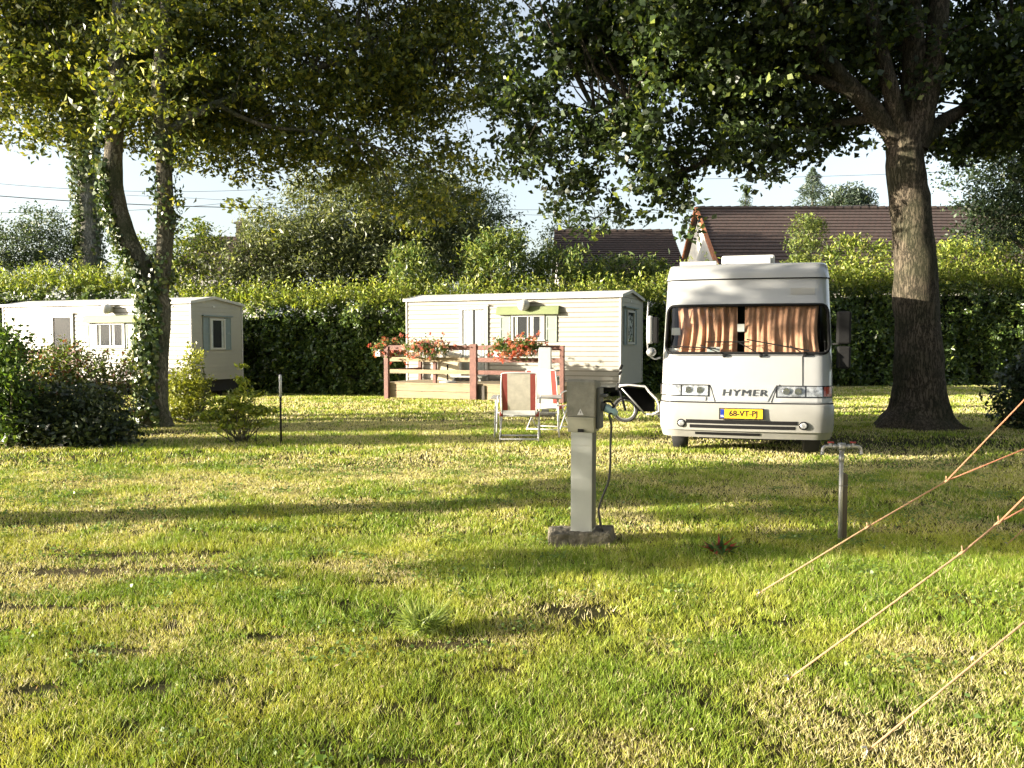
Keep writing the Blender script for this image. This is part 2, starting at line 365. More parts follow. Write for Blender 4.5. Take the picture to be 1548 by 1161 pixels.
# dry (tan) and lush patches seen in the photograph: px, py, radius x (m), radius y (m), strength
dry = [(200, 860, .9, .45, .75), (60, 865, .5, .25, .6), (420, 735, 1.6, .5, .55), (250, 760, 1.3, .35, .5), (880, 922, .22, .16, .9), (665, 968, .28, .12, .8), (90, 910, .7, .2, .7), (130, 800, 1.0, .2, .5),
       (1100, 1010, .5, .35, .45), (1250, 1110, .6, .25, .55), (1480, 1060, .4, .22, .55), (700, 640, 4, 1.2, .5), (900, 690, 3, .8, .5), (560, 700, 2.5, .7, .3), (350, 850, .8, .25, .4), (60, 1060, .3, .2, .5),
       (280, 1060, .2, .12, .5), (1400, 705, 3, .5, .6), (540, 915, .25, .1, .7), (480, 850, .4, .12, .5), (1010, 690, 1.5, .4, .6), (1330, 740, 2, .4, .35), (960, 1120, .3, .2, .3), (330, 660, 3, .5, .5), (450, 640, 3, .6, .4)]
lush = [(620, 930, .5, .35, .7), (330, 900, .7, .35, .6), (1080, 850, 1.5, .5, .7), (1350, 890, 1.6, .6, .8), (450, 830, .9, .3, .5), (800, 870, .9, .3, .5), (760, 1070, .6, .3, .4), (100, 950, 1, .3, .3), (150, 690, 2, .5, .5), (200, 1120, .4, .3, .5), (1500, 850, .8, .5, .6)]
bare = [(1400, 668, 2.6, 1.3, .62), (1130, 660, 1.3, 1.2, .55), (60, 690, 2.5, .5, .5), (240, 655, 1.2, .5, .6), (560, 880, .2, .06), (400, 960, .12, .05), (1180, 940, .12, .05), (760, 1010, .1, .04), (160, 980, .18, .05), (880, 925, .22, .12), (665, 972, .28, .07), (100, 862, .35, .10), (180, 838, .5, .09), (300, 860, .4, .07), (60, 915, .35, .05), (520, 912, .12, .05), (230, 1040, .1, .07), (60, 1040, .12, .06), (330, 835, .15, .05), (40, 700, .3, .05), (280, 915, .2, .03), (330, 1030, .1, .05), (480, 830, .2, .05), (600, 1150, .1, .03)]  # bare soil; the motorhome patch also thins grass to deepen its shade
def patch(P, lst):
    s = np.zeros(len(P))
    for q in lst:
        g = G(q[0], q[1]); e = ((P[:, 0] - g.x) / q[2]) ** 2 + ((P[:, 1] - g.y) / q[3]) ** 2; s += (q[4] if len(q) > 4 else 1) * np.exp(-e)
    return s
rng = np.random.default_rng(5); Vs = []; Cs = []
bands = [(2.2, 4.2, 16000, .0034, .027), (4.2, 6.5, 10500, .0046, .031), (6.5, 10, 4600, .0072, .038), (10, 16, 1700, .012, .045), (16, 30.5, 460, .024, .055)]
for y0, y1, den, bw, bh in bands:
    A = (1.30 * (y0 + y1) / 2 * 1.12 + 1.2) * (y1 - y0); n = int(A * den)
    yy = np.sqrt(rng.random(n) * (y1 ** 2 - y0 ** 2) + y0 ** 2); xx = (rng.random(n) * 2 - 1) * (.65 * yy * 1.12 + .6)
    P = np.stack([xx, yy, xx * 0], 1)
    nz = fbm(P, 1.3); nf = fbm(P + 50, 6.0); nm = fbm(P + 90, 2.7)
    b = patch(P, bare); dr = patch(P, dry); lu = patch(P, lush)
    kp = rng.random(n) > np.clip(b * 1.4 + np.clip((nf - .60) * 5, 0, .75), 0, .93); P = P[kp]; nz = nz[kp]; nf = nf[kp]; nm = nm[kp]; dr = dr[kp]; lu = lu[kp]; n = len(P)
    dry_ = np.clip((nz - .50) * 2.2 + (nm - .5) * 2.2 + dr * 1.1 - lu * 1.3 + .20 + .28 * sstep(6.5, 14, P[:, 1]), 0, 1)
    isdry = rng.random(n) < dry_ * .72 + .10
    P[:, 2] = gh(P) - .01
    hgt = bh * (.5 + .8 * rng.random(n)) * (1 + .35 * np.clip(lu, 0, 1.2) - .35 * np.clip(dry_, 0, 1)) * (.6 + .9 * nf)
    tall = rng.random(n) < .006; hgt[tall] *= 1.9
    lean = rng.normal(size=(n, 2)) * .55; an = rng.random(n) * math.pi
    wv = np.stack([np.cos(an), np.sin(an), an * 0], 1) * (bw * (.6 + .7 * rng.random(n)))[:, None] * .5
    tip = P + np.stack([lean[:, 0] * hgt, lean[:, 1] * hgt, hgt], 1)
    V = np.empty((n, 3, 3)); V[:, 0] = P - wv; V[:, 1] = P + wv; V[:, 2] = tip; Vs.append(V.reshape(-1, 3))
    g1 = np.array([.21, .315, .03]); g2 = np.array([.49, .50, .08]); st = np.array([.74, .64, .40]); ol = np.array([.54, .50, .19])
    t = np.clip(.5 + (nm - .5) * 2 + rng.normal(size=n) * .25 - lu * .35, 0, 1)[:, None]; c = g1 * (1 - t) + g2 * t
    t2 = rng.random((n, 1)); c = np.where(isdry[:, None], st * t2 + ol * (1 - t2), c) * (.8 + .4 * rng.random((n, 1)))
    Cs.append(np.repeat(c, 3, 0))
V = np.concatenate(Vs); o = npmesh('lawn_grass', V, np.arange(len(V)).reshape(-1, 3), 'grass', None, np.concatenate(Cs))
o['kind'] = 'stuff'; tag(o, 'short mown green grass with dry straw patches covering the lawn', 'grass')
# ---- clover flowers and dry leaves lying on the lawn, too many to count
n = 260; rr_ = rng.random(n); yy = 3 + rr_ * 9; xx = (rng.random(n) * 2 - 1) * .62 * yy; P = np.stack([xx, yy, xx * 0], 1); P[:, 2] = gh(P) + .03
V, Q = leaves(rng, P, .022, .5, 1.0); cc = leafcol(rng, n, [(.5, .46, .3), (.42, .34, .2), (.28, .17, .08)], [3, 4, 3])
o = npmesh('fallen_leaves', V, Q, 'leaf', None, cc); o['kind'] = 'stuff'; tag(o, 'dry fallen leaves and clover heads scattered on the lawn', 'leaves')
rng = np.random.default_rng(77); k = 260; yy = np.sqrt(rng.random(k)) * 8.5 + 2.4; xx = (rng.random(k) * 2 - 1) * .64 * yy; c0 = np.stack([xx, yy, xx * 0], 1)
P = (c0[:, None] + rng.normal(size=(k, 60, 3)) * np.array([.13, .10, 0]) * (.5 + rng.random((k, 1, 1)))).reshape(-1, 3); P[:, 2] = gh(P) + .012 + rng.random(len(P)) * .02
V, Q = leaves(rng, P, .022, .85, 2.2); o = npmesh('clover_patches', V, Q, 'leaf', None, leafcol(rng, len(P), [(.15, .24, .05), (.22, .30, .06), (.12, .19, .05)], [3, 2, 2])); o['kind'] = 'stuff'; tag(o, 'low round-leaved clover growing in patches through the lawn', 'clover')
# ------------------------------------------------------------------ broad-leaved weeds
def rosette(px, py, r, label, cols, asp=.16, n=26, seed=1):
    rng = np.random.default_rng(seed); g = G(px, py); an = rng.random(n) * 6.283; t = thing('weed', label, 'plant', (g.x, g.y, 0))
    D = np.stack([np.cos(an), np.sin(an), .4 + .9 * rng.random(n)], 1); D /= np.linalg.norm(D, axis=1, keepdims=True)
    P = D * (r * .5); V, Q = leaves(rng, P, r * .95, asp, .5, tdir=D * 6, fold=.03)
    npmesh('leaf_tuft', V, Q, 'leaf', t, leafcol(rng, n, cols, [1] * len(cols)))
    return t
rosette(1088, 838, .15, 'dark green dock weed with some reddish leaves in shaded grass left of the tap', [(.04, .09, .03), (.06, .12, .03), (.3, .05, .04)], seed=4, n=44)
rosette(640, 955, .20, 'pale grass tussock beside a bare patch in the middle of the lawn', [(.14, .2, .04), (.3, .36, .1)], n=420, seed=5, asp=.035)
# ================================================================== HEDGE AND SHRUBS BEHIND
LAUREL = [(.075, .125, .025), (.12, .18, .035), (.22, .27, .055), (.045, .075, .02)]
SHOOT = [(.27, .32, .05), (.19, .25, .04), (.38, .39, .09), (.11, .16, .03)]
hl = [(-27, 34), (-17, 31.2), (-6, 28.6), (3, 27.8), (9, 28.6), (17, 29.8), (28, 31)]
hx = np.array([p[0] for p in hl], float); hy = np.array([p[1] for p in hl], float)
def hedge_y(x): return np.interp(x, hx, hy)
def hedge_h(x): return np.interp(x, [-27, -13, -11, 4.5, 6, 12, 20, 28], [4.05, 3.9, 3.2, 3.25, 3.75, 3.9, 4.1, 4.1])
hedge = thing('hedge', 'long clipped laurel hedge behind both mobile homes and the motorhome', 'hedge', (0, 28, 0))
def hedge_off(P): hedge_loc = np.array([0, 28, 0]); return P - hedge_loc
rng = np.random.default_rng(21)
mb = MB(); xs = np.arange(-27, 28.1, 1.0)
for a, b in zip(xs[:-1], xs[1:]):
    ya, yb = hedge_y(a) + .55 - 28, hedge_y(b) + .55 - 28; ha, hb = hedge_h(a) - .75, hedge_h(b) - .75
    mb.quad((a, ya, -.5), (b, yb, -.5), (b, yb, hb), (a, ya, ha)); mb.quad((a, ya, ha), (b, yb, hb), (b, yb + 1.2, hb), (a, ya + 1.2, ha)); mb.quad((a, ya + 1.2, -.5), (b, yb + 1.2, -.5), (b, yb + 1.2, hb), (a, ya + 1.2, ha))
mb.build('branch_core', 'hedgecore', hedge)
n = 150000; x = rng.uniform(-26.5, 27.5, n); zf = rng.random(n); hh = hedge_h(x); base = hedge_y(x)
P = np.stack([x, base, zf * hh - .25], 1)
bump = (fbm(P, 1.1) - .5) * 1.5 + (fbm(P + 9, 3.2) - .5) * .8
P[:, 1] = base - bump * .75 + rng.normal(size=n) * .07 + .12
P[:, 1] += .45 * sstep(.86, 1.0, zf) * (rng.random(n) * 1.4)
keep = fbm(P + 40, 4.5) > .36; P = P[keep]; zf = zf[keep]; n = len(P)
V, Q = leaves(rng, P, .15, .42, .2, nrm=np.array([-.35, -.5, .35]), tdir=np.array([0, -.2, .5]))
hc = leafcol(rng, n, LAUREL, [4, 3, 1.2, 3], .3); hs = leafcol(rng, n, SHOOT, [4, 3, 2, 1.5], .2); pick = np.repeat(rng.random(n) < sstep(.87, 1.0, zf + (fbm(P, 1.7) - .5) * .3) * .7, 4); hc[pick] = hs[pick]  # shoot colours increase upwards, partly painting in the sunlit hedge top
npmesh('foliage', hedge_off(V), Q, 'leafdark', hedge, hc)
n = 48000; x = rng.uniform(-26.5, 27.5, n // 8); dpt = rng.random(n // 8) * 1.6 - .1
P0 = np.stack([x, hedge_y(x) + dpt, hedge_h(x) - .28 + (fbm(np.stack([x, dpt, x * 0], 1), 1.2) - .45) * .7], 1)
dirs = rng.normal(size=(len(P0), 3)) * .25 + np.array([0, -.1, 1]); P = (P0[:, None] + dirs[:, None] * (rng.random((len(P0), 8, 1)) * (.3 + .5 * rng.random((len(P0), 1, 1))))).reshape(-1, 3) + rng.normal(size=(len(P0) * 8, 3)) * .03
V, Q = leaves(rng, P, .13, .38, .3, tdir=np.array([0, 0, 1.1])); cl = np.repeat(.75 + .5 * rng.random(len(P0)), 8)
npmesh('young_shoots', hedge_off(V), Q, 'leaf', hedge, leafcol(rng, len(P), SHOOT, [4, 3, 2, 1.5], .2, cl))

def shrub(name, label, cat, lobes, seed, cols, wts, loc, size=.1, dens=14, per=34, cr=.3, aspect=.5, m='leaf', stems=6, up=.4, tdir=None, group=None, shell=.0, flat=.8, thr=.4, zmin=None, stemr=.03, core=None):
    t = thing(name, label, cat, loc, 0, group); l = np.array(loc)
    lob = [(q[0] - l[0], q[1] - l[1], q[2] - l[2], *q[3:]) for q in lobes]
    o, Qc = foliage('foliage', seed, lob, t, cols, wts, dens, per, cr, size, aspect, flat, thr, .9, m, up, shell, tdir=tdir, zmin=zmin)
    rng = np.random.default_rng(seed + 1); parts = []
    for i in range(stems):
        q = Qc[rng.integers(len(Qc))]; b = np.array([rng.normal() * .08, rng.normal() * .08, -.05])
        mid = b * .4 + q * .6 + rng.normal(size=3) * .08; mid[2] = q[2] * .5
        parts.append(limb([b, mid, q], [stemr, stemr * .7, stemr * .3], 6, 4, 0))
    if parts: npmesh('stem', *merge(parts), 'bark_left', t, smooth=True)
    return t
# tall unclipped laurels rising behind the hedge
TL = [(.05, .09, .02), (.09, .14, .03), (.16, .2, .05), (.24, .27, .07)]
for i, (px, py, Y, rx, rz, lab) in enumerate([
        (760, 400, 29.6, 1.4, 1.35, 'tall unclipped laurel rising above the hedge in line with the dark red deck post'),
        (850, 405, 29.8, 1.2, .85, 'leafy laurel bush above the hedge, over the green window canopy'),
        (925, 415, 30.0, 1.2, .6, 'laurel bush above the hedge under the lower brown roof'),
        (625, 408, 30.0, 1.0, 1.0, 'narrow yellow-tipped laurel above the hedge over the left corner of the middle home'),
        (980, 420, 30.5, .8, .7, 'small laurel clump above the hedge just left of the motorhome roof')]):
    q = LB(px, py, Y, rx, 1.0, rz); shrub('laurel_bush', lab, 'shrub', [q, (q[0], q[1], q[2] * .45, rx * .9, 1, q[2] * .4)], 60 + i, TL, [2, 3, 3, 3], (q[0], q[1], 0), .19, 20, 30, .3, .3, tdir=np.array([0, 0, 1.2]), stemr=.04)
for i, (px, py, Y, rx, rz, lab) in enumerate([
        (1300, 388, 31.0, 1.5, .75, 'sunlit laurel shoots above the hedge between the motorhome and the big tree trunk'),
        (1470, 385, 31.2, 1.6, .8, 'sunlit laurel bush above the hedge right of the big tree trunk'),
        (1560, 370, 31.0, 1.4, 1.2, 'laurel bush above the hedge at the right edge')]):
    q = LB(px, py, Y, rx, 1.0, rz); shrub('laurel_bush', lab, 'shrub', [q, (q[0], q[1], q[2] * .45, rx * .9, 1, q[2] * .4)], 70 + i, SHOOT, [3, 3, 2, 3], (q[0], q[1], 0), .15, 18, 30, .3, .36, tdir=np.array([0, 0, 1.2]), stemr=.04)
# conical bush in front of the big roof
q = LB(1218, 372, 31.5, .8, .7, 1.2)
shrub('conifer_bush', 'small bushy yellow-green conifer in front of the large brown roof', 'shrub', [(q[0], q[1], q[2] - 1.2, 1.0, .8, .9), q, (q[0] + .05, q[1], q[2] + .55, .45, .4, .6)], 80, [(.16, .2, .05), (.08, .12, .03), (.22, .25, .06)], [3, 3, 2], (q[0], q[1], 0), .12, 30, 30, .22, .35)
# grey-green willow mass and neighbours
WIL = [(.12, .145, .06), (.18, .205, .085), (.07, .09, .035), (.27, .28, .13)]
def tree_bg(name, label, lobes, seed, cols, wts, loc, trunk_h, tr=.2, **k):
    t = thing(name, label, 'tree', loc); l = np.array(loc); lob = [(q[0] - l[0], q[1] - l[1], q[2] - l[2], *q[3:]) for q in lobes]
    o, Q = foliage('crown', seed, lob, t, cols, wts, **k); rng = np.random.default_rng(seed)
    parts = [limb([(0, 0, -.3), (.1, 0, trunk_h * .5), (0, .1, trunk_h)], [tr, tr * .8, tr * .5], 10, 5)]
    nodes = [(0, 0, trunk_h * f) for f in (.5, .7, .85, 1)]
    for q in lob:
        c = np.array(q[:3]); a = np.array([0, 0, trunk_h * .75]); parts.append(limb([a, (a + c) / 2 + [0, 0, -.2], c], [tr * .4, tr * .3, tr * .12], 6, 4)); nodes += [tuple(c), tuple((a + c) / 2)]
    parts += branches_to(rng, Q, nodes, 60, .03)
    npmesh('trunk', *merge(parts), 'bark_left', t, smooth=True); return t
p = W(560, 500, 34)
tree_bg('willow_tree', 'broad grey-green willow-like tree behind the hedge between the two mobile homes', [LB(560, 330, 34, 2.6, 2.2, 2.2), LB(520, 370, 33.5, 2.8, 2, 1.6), LB(430, 390, 33, 2.6, 2, 1.6), LB(660, 350, 34, 2.2, 2, 2.2), LB(480, 300, 34, 1.4, 1.2, 1.1), LB(590, 280, 34, 1.2, 1.2, 1.1), LB(640, 400, 33, 2.2, 1.5, 1.5), LB(360, 415, 32.5, 1.6, 1.5, 1.2), LB(540, 430, 33, 3.0, 1.5, 1.4), LB(400, 345, 33.5, 1.4, 1.2, 1.0), LB(640, 290, 34.5, 1.6, 1.3, 1.3), LB(700, 330, 34.5, 1.4, 1.2, 1.3)],
        90, WIL, [4, 3, 3, 1.5], (p.x, 34, 0), 5, .22, dens=9, per=36, cr=.45, size=.17, aspect=.32, flat=.9, shell=.1, thr=.42)
p = W(740, 500, 36)
tree_bg('dark_tree', 'darker green tree behind the hedge between the grey-green willow and the lower brown roof', [LB(735, 350, 36, 1.9, 1.6, 1.7), LB(760, 400, 36, 2.2, 1.5, 1.5), LB(700, 390, 36, 1.6, 1.5, 1.6)], 91, [(.035, .06, .03), (.06, .09, .04), (.09, .12, .05)], [3, 3, 1], (p.x, 36, 0), 5, .18, dens=6, per=36, cr=.45, size=.15, aspect=.4)
p = W(850, 500, 37)
tree_bg('thin_tree', 'thin-leaved tree standing behind the left end of the lower brown roof', [LB(860, 345, 40, 1.6, 1.4, 1.3, .8), LB(900, 330, 40, 1.3, 1, .9, .8), LB(830, 380, 39.6, 1, 1, 1, .8)], 92, [(.06, .09, .03), (.1, .13, .05)], [3, 2], (W(860, 500, 40).x, 40, 0), 5.5, .14, dens=4, per=30, cr=.4, size=.13, aspect=.45)
p = W(60, 500, 37)
tree_bg('dark_bush_tree', 'dark rounded tree behind the hedge at the far left', [LB(60, 365, 37, 1.9, 1.8, 1.5), LB(10, 390, 36, 1.6, 1.4, 1.2), LB(100, 395, 36.5, 1.5, 1.4, 1.3), LB(-60, 370, 37, 1.6, 1.6, 1.8)], 93, [(.05, .08, .04), (.08, .11, .06), (.12, .15, .08)], [3, 3, 1.5], (p.x, 37, 0), 4.5, .2, dens=7, per=40, cr=.45, size=.14, aspect=.4)
p = W(300, 500, 33)
tree_bg('yellow_green_tree', 'yellow-green bushy tree behind the hedge just right of the forked ivy trunk', [LB(305, 365, 33, 1.2, 1.2, 1.1), LB(290, 405, 32.6, 1.4, 1.1, 1.1), LB(210, 395, 33, 1.1, 1, .9)], 94, [(.1, .14, .02), (.2, .22, .03), (.05, .08, .02)], [3, 2, 2], (p.x, 33, 0), 4, .14, dens=8, per=36, cr=.4, size=.14, aspect=.5)
p = W(1510, 500, 24)
tree_bg('dark_round_tree', 'dark dense tree at the right edge beyond the massive oak trunk', [LB(1530, 270, 25.5, 1.9, 1.7, 1.8), LB(1560, 210, 25.5, 2, 1.6, 1.6), LB(1500, 330, 25.5, 1.1, 1.2, .9), LB(1600, 320, 25.5, 1.8, 1.6, 1.4)], 95, [(.03, .05, .025), (.05, .08, .035), (.09, .12, .05)], [3, 3, 1], (W(1600, 500, 25.5).x, 25.5, 0), 5, .2, dens=10, per=40, cr=.4, size=.12, aspect=.5)
# distant conifers
def conifer(px, pyb, pyt, Y, wpx, label, seed, cols, dens=1.0):
    rng = np.random.default_rng(seed); b = W(px, pyb, Y); tp = W(px, pyt, Y); hgt = tp.z; wm = wpx * Y / F
    t = thing('conifer_tree', label, 'tree', (b.x, Y, 0)); z0 = b.z - 3
    npmesh('trunk', *limb([(0, 0, 0), (0, 0, hgt * .5), (0, 0, hgt * .99)], [.3, .2, .02], 8, 4, 0), 'bark_left', t, smooth=True)
    n = int(2600 * dens); f = rng.random(n) ** .8; z = z0 + (hgt - z0) * f; tier = np.abs(((z * 1.1) % 1) - .5) * 2
    r = wm * (1 - f) ** .8 * (.55 + .45 * tier) * rng.random(n) ** .5; a = rng.random(n) * 6.283
    P = np.stack([r * np.cos(a), r * np.sin(a), z - r * .12], 1); D = np.stack([np.cos(a), np.sin(a), a * 0 + .1], 1)
    V, Q = leaves(rng, P, .34, .22, .4, tdir=D * 2); npmesh('crown', V, Q, 'leaf', t, leafcol(rng, n, cols, [1] * len(cols)))
CON = [(.07, .10, .07), (.10, .13, .09), (.05, .075, .05)]
conifer(1127, 330, 280, 75, 38, 'tiny pointed conifer on the skyline above the large brown roof, leftmost of three', 101, CON, .5)
conifer(1228, 330, 254, 65, 80, 'wide feathery conifer on the skyline directly above the bushy yellow-green conifer', 102, CON, 1.4)
q = LB(1283, 305, 62, 1.7, 1.5, 1.2)
tree_bg('round_tree', 'small round dark tree on the skyline right of the feathery conifer', [q], 103, CON, [1, 1, 1], (q[0], 62, 0), 9, .2, dens=10, per=30, cr=.5, size=.3, aspect=.4)

# ================================================================== HOUSES BEHIND THE HEDGE
def roof_plane(name, p00, p10, p11, p01, parent, thick=.12):
    """eave-left, eave-right, ridge-right, ridge-left; with UV in metres and real tile courses"""
    p = [Vector(q) for q in (p00, p10, p11, p01)]; n = 22; nrm = (p[1] - p[0]).cross(p[3] - p[0]).normalized()
    vs2 = []; fs2 = []; uv = []
    W_ = (p[1] - p[0]).length; S_ = (p[3] - p[0]).length
    for i in range(n):
        a, b = i / n, (i + 1) / n; k = len(vs2)
        q = [p[0].lerp(p[3], a) + nrm * .05, p[1].lerp(p[2], a) + nrm * .05, p[1].lerp(p[2], b) + nrm * .01, p[0].lerp(p[3], b) + nrm * .01]
        vs2 += q; fs2.append((k, k + 1, k + 2, k + 3)); uv += [(0, a * S_), (W_, a * S_), (W_, b * S_), (0, b * S_)]
        k = len(vs2); vs2 += [q[0], q[1], p[1].lerp(p[2], a) + nrm * .01, p[0].lerp(p[3], a) + nrm * .01]; fs2.append((k, k + 3, k + 2, k + 1)); uv += [(0, 0), (0, .02), (W_, .02), (W_, 0)]
    k = len(vs2); vs2 += [x - nrm * thick for x in p]; fs2.append((k, k + 3, k + 2, k + 1)); uv += [(0, 0), (0, S_), (W_, S_), (W_, 0)]
    me = bpy.data.meshes.new(name); me.from_pydata([tuple(v) for v in vs2], [], fs2); l = me.uv_layers.new(name='UVMap')
    for i, u in enumerate(uv): l.data[i].uv = u
    return link(name, me, 'tile', parent)
def house(name, label, xl, xr, yr, zr, ye, ze, verge=True, rdg=True):
    t = thing(name, label, 'house', ((xl + xr) / 2, yr, 0)); lx, rx = xl - (xl + xr) / 2, xr - (xl + xr) / 2; e = ye - yr
    rf = roof_plane('roof', (lx, e, ze), (rx, e, ze), (rx, 0, zr), (lx, 0, zr), t); roof_plane('roof', (rx, -e, ze), (lx, -e, ze), (lx, 0, zr), (rx, 0, zr), t)
    wl = MB(); i = .18
    wl.box(lx + i, rx - i, e + .35, -e - .35, 0, ze - .05); 
    for s in (lx + i, rx - i): wl.add([(s, e + .35, ze - .05), (s, -e - .35, ze - .05), (s, 0, zr - .18)], [(0, 1, 2)])
    wl.build('wall', 'plaster', t)
    if verge:
        for s in (lx, rx):
            MB().bar((s, e, ze + .02), (s, 0, zr + .03), .14, .16).bar((s, -e, ze + .02), (s, 0, zr + .03), .14, .16).build('verge', 'brick', t)
    mb = MB(); k = lx
    while k < rx: mb.tube([(k, 0, zr + .02), (min(k + .42, rx), 0, zr + .04)], [.10, .12], 8); k += .4
    mb.build('ridge_tiles', 'tile', t)
    return t
rA = W(1052, 316, 39); house('brown_roof_house', 'house with large dark brown tiled roof and pale gable behind the motorhome', rA.x, 26, 39, rA.z, 33.8, 4.0)
rB = W(838, 351, 38); house('brown_roof_house', 'lower outbuilding with dark brown tiled roof left of the motorhome roof', rB.x, 7.3, 38, rB.z, 34.5, 4.4, False)
# little house with chimney far left
cA = W(366, 360, 52); t = thing('chimney_house', 'distant house with a square chimney showing over the trees between the two mobile homes', 'house', (cA.x, 52, 0))
roof_plane('roof', (-3, -3.5, cA.z - 2.4), (2.6, -3.5, cA.z - 2.4), (2.6, 0, cA.z + .1), (-3, 0, cA.z + .1), t); roof_plane('roof', (2.6, 3.5, cA.z - 2.4), (-3, 3.5, cA.z - 2.4), (-3, 0, cA.z + .1), (2.6, 0, cA.z + .1), t)
MB().box(-2.8, 2.4, -3.1, 3.1, 0, cA.z - 2.4).build('wall', 'plaster', t)
MB().box(-.28, .28, -.28, .28, cA.z - .6, cA.z + .85).box(-.36, .36, -.36, .36, cA.z + .85, cA.z + .97).tube([(0, 0, cA.z + .97), (0, 0, cA.z + 1.25)], .13).build('chimney', 'concrete', t)
# overhead lines
def wire(pa, pb, Y0, Y1, label, sag=.35, r=.012):
    a = W(*pa, Y0); b = W(*pb, Y1); pts = [a.lerp(b, k / 16) - Vector((0, 0, sag * 4 * (k / 16) * (1 - k / 16))) for k in range(17)]
    ex = a + (a - b) * .15; o = MB().tube([ex] + pts, r, 5).build('power_line', 'wire'); tag(o, label, 'cable', 'overhead lines')
wire((-40, 274), (420, 285), 46, 50, 'overhead wire in the left sky, highest of three')
wire((-40, 293), (600, 312), 46, 50, 'thicker overhead wire in the left sky, middle of three', r=.026)
wire((-40, 320), (420, 298), 46, 50, 'overhead wire in the left sky, lowest of three and rising to the right')
wire((600, 316), (1350, 320), 50, 60, 'overhead wire crossing behind the grey-green willow', .0)
wire((1030, 271), (1600, 252), 46, 46, 'upper overhead wire in the sky gap above the large brown roof', .1)
wire((920, 322), (1340, 308), 50, 46, 'lower overhead wire in the sky gap above the brown roofs', .1, .01)
wire((300, 300), (960, 330), 46, 50, 'overhead wire passing above the distant chimney', .1, .01)

# ================================================================== BIG TREES
OAK = [(.04, .065, .02), (.065, .10, .024), (.18, .22, .035), (.03, .045, .016)]
YEL = [(.11, .14, .024), (.19, .21, .032), (.36, .34, .045), (.06, .085, .02)]
# ---- right oak
B = G(1388, 645); by = B.y
t = thing('oak_tree', 'massive oak with a thick bare trunk flaring at its base beside the motorhome', 'tree', (B.x, by, 0)); o0 = np.array([B.x, by, 0])
def WP(px, py, Y): return np.array(W(px, py, Y)) - o0
tr = [np.array([0, 0, -.3]), np.array([0, 0, .02]), np.array([0, 0, .25]), np.array([-.02, 0, .6]), np.array([-.03, 0, 1.2]), WP(1383, 420, by), WP(1376, 330, by), WP(1368, 245, by), WP(1372, 190, by)]
parts = [limb(tr, [.95, .70, .54, .46, .41, .36, .335, .325, .32], 36, 6, .07, .45, 7)]
L1 = [WP(1366, 228, by), WP(1330, 178, by - .1), WP(1275, 120, by - .3), WP(1225, 60, by - .5), WP(1180, 0, by - .8), WP(1110, -60, by - 1)]
L2 = [WP(1364, 215, by), WP(1350, 150, by - .2), WP(1335, 90, by - .2), WP(1318, 20, by - .2), WP(1300, -60, by)]
L3 = [WP(1375, 225, by), WP(1380, 150, by + .1), WP(1380, 60, by + .1), WP(1375, -30, by + .2), WP(1370, -150, by)]
L4 = [WP(1382, 225, by), WP(1400, 140, by), WP(1415, 60, by + .1), WP(1425, -40, by + .2), WP(1440, -160, by)]
L5 = [WP(1385, 225, by), WP(1425, 185, by + .4), WP(1480, 150, by + .9), WP(1540, 110, by + 1.2)]
L6 = [WP(1290, 140, by - .3), WP(1200, 110, by - .3), WP(1100, 110, by - .2), WP(1000, 130, by), WP(900, 170, by)]
L7 = [WP(1330, 178, by - .1), WP(1230, 190, by + .3), WP(1130, 200, by + .6), WP(1040, 260, by + .7)]
for L_, r0, r1 in ((L1, .19, .09), (L2, .17, .10), (L3, .24, .14), (L4, .25, .13), (L5, .16, .06), (L6, .09, .03), (L7, .08, .025)):
    k = len(L_); parts.append(limb(L_, list(np.linspace(r0, r1, k)), 12, 6, .06))
nodes = [tuple(p) for L_ in (L1, L2, L3, L4, L5, L6, L7) for p in spline(L_, 4)]
OL = [LB(1050, 140, 15.4, 2.6, 2.0, 1.7, .9), LB(885, 170, 15.4, 1.5, 1.4, 1.5, .6), LB(800, 120, 15.4, 1.0, 1.2, 1.3, .35), LB(990, 265, 15.2, 1.3, 1.3, .75, .9), LB(880, 280, 15.3, .8, .9, .65, .9), LB(1052, 330, 15.2, .42, .5, .6),
      LB(930, 320, 15, .5, .6, .35, .8), LB(1200, 120, 16.6, 1.9, 1.2, 1.5), LB(1180, 210, 16.2, 1.3, 1.2, .45), LB(1100, 240, 15, .9, 1, .4), LB(1295, 225, 15, .35, .4, .45), LB(1275, 170, 16.6, .9, .9, .7),
      LB(1470, 120, 15.8, 1.7, 2, 1.5), LB(1560, 150, 15.8, 1.4, 1.8, 1.5), LB(1450, 200, 16.2, .8, 1, .5), LB(1350, 60, 17.2, 1.7, 1.0, 1.3), LB(1110, 20, 15.2, 3.2, 2.6, 1.4), LB(1400, -20, 17.4, 3.2, 1.8, 1.4), LB(920, 40, 15.5, 1.4, 1.5, 1.0, .7),
      LB(800, 235, 15.6, .7, .7, .8, .6), LB(770, 175, 15.8, .8, .8, .8, .4), LB(850, 325, 15.3, .5, .5, .35, .8), LB(960, 330, 15.1, .7, .6, .4), LB(1045, 360, 15.1, .28, .35, .35, 1.2), LB(1010, 300, 15.1, .7, .7, .5), LB(1130, 270, 15.0, .5, .5, .25), LB(905, 345, 15.2, .35, .4, .3), LB(1080, -150, 15.3, 4.5, 3, 1.8, .6), LB(1450, -150, 15.5, 4, 3, 1.8, .6), LB(1250, -300, 15.5, 4.5, 3.5, 2, .5), LB(1395, 130, 14.5, .4, .3, .35, .6), LB(1300, 100, 14.5, .5, .4, .4, .6), LB(1385, 30, 14.4, .6, .4, .4, .5)]
OL = [(q[0] - o0[0], q[1] - o0[1], *q[2:]) for q in OL]
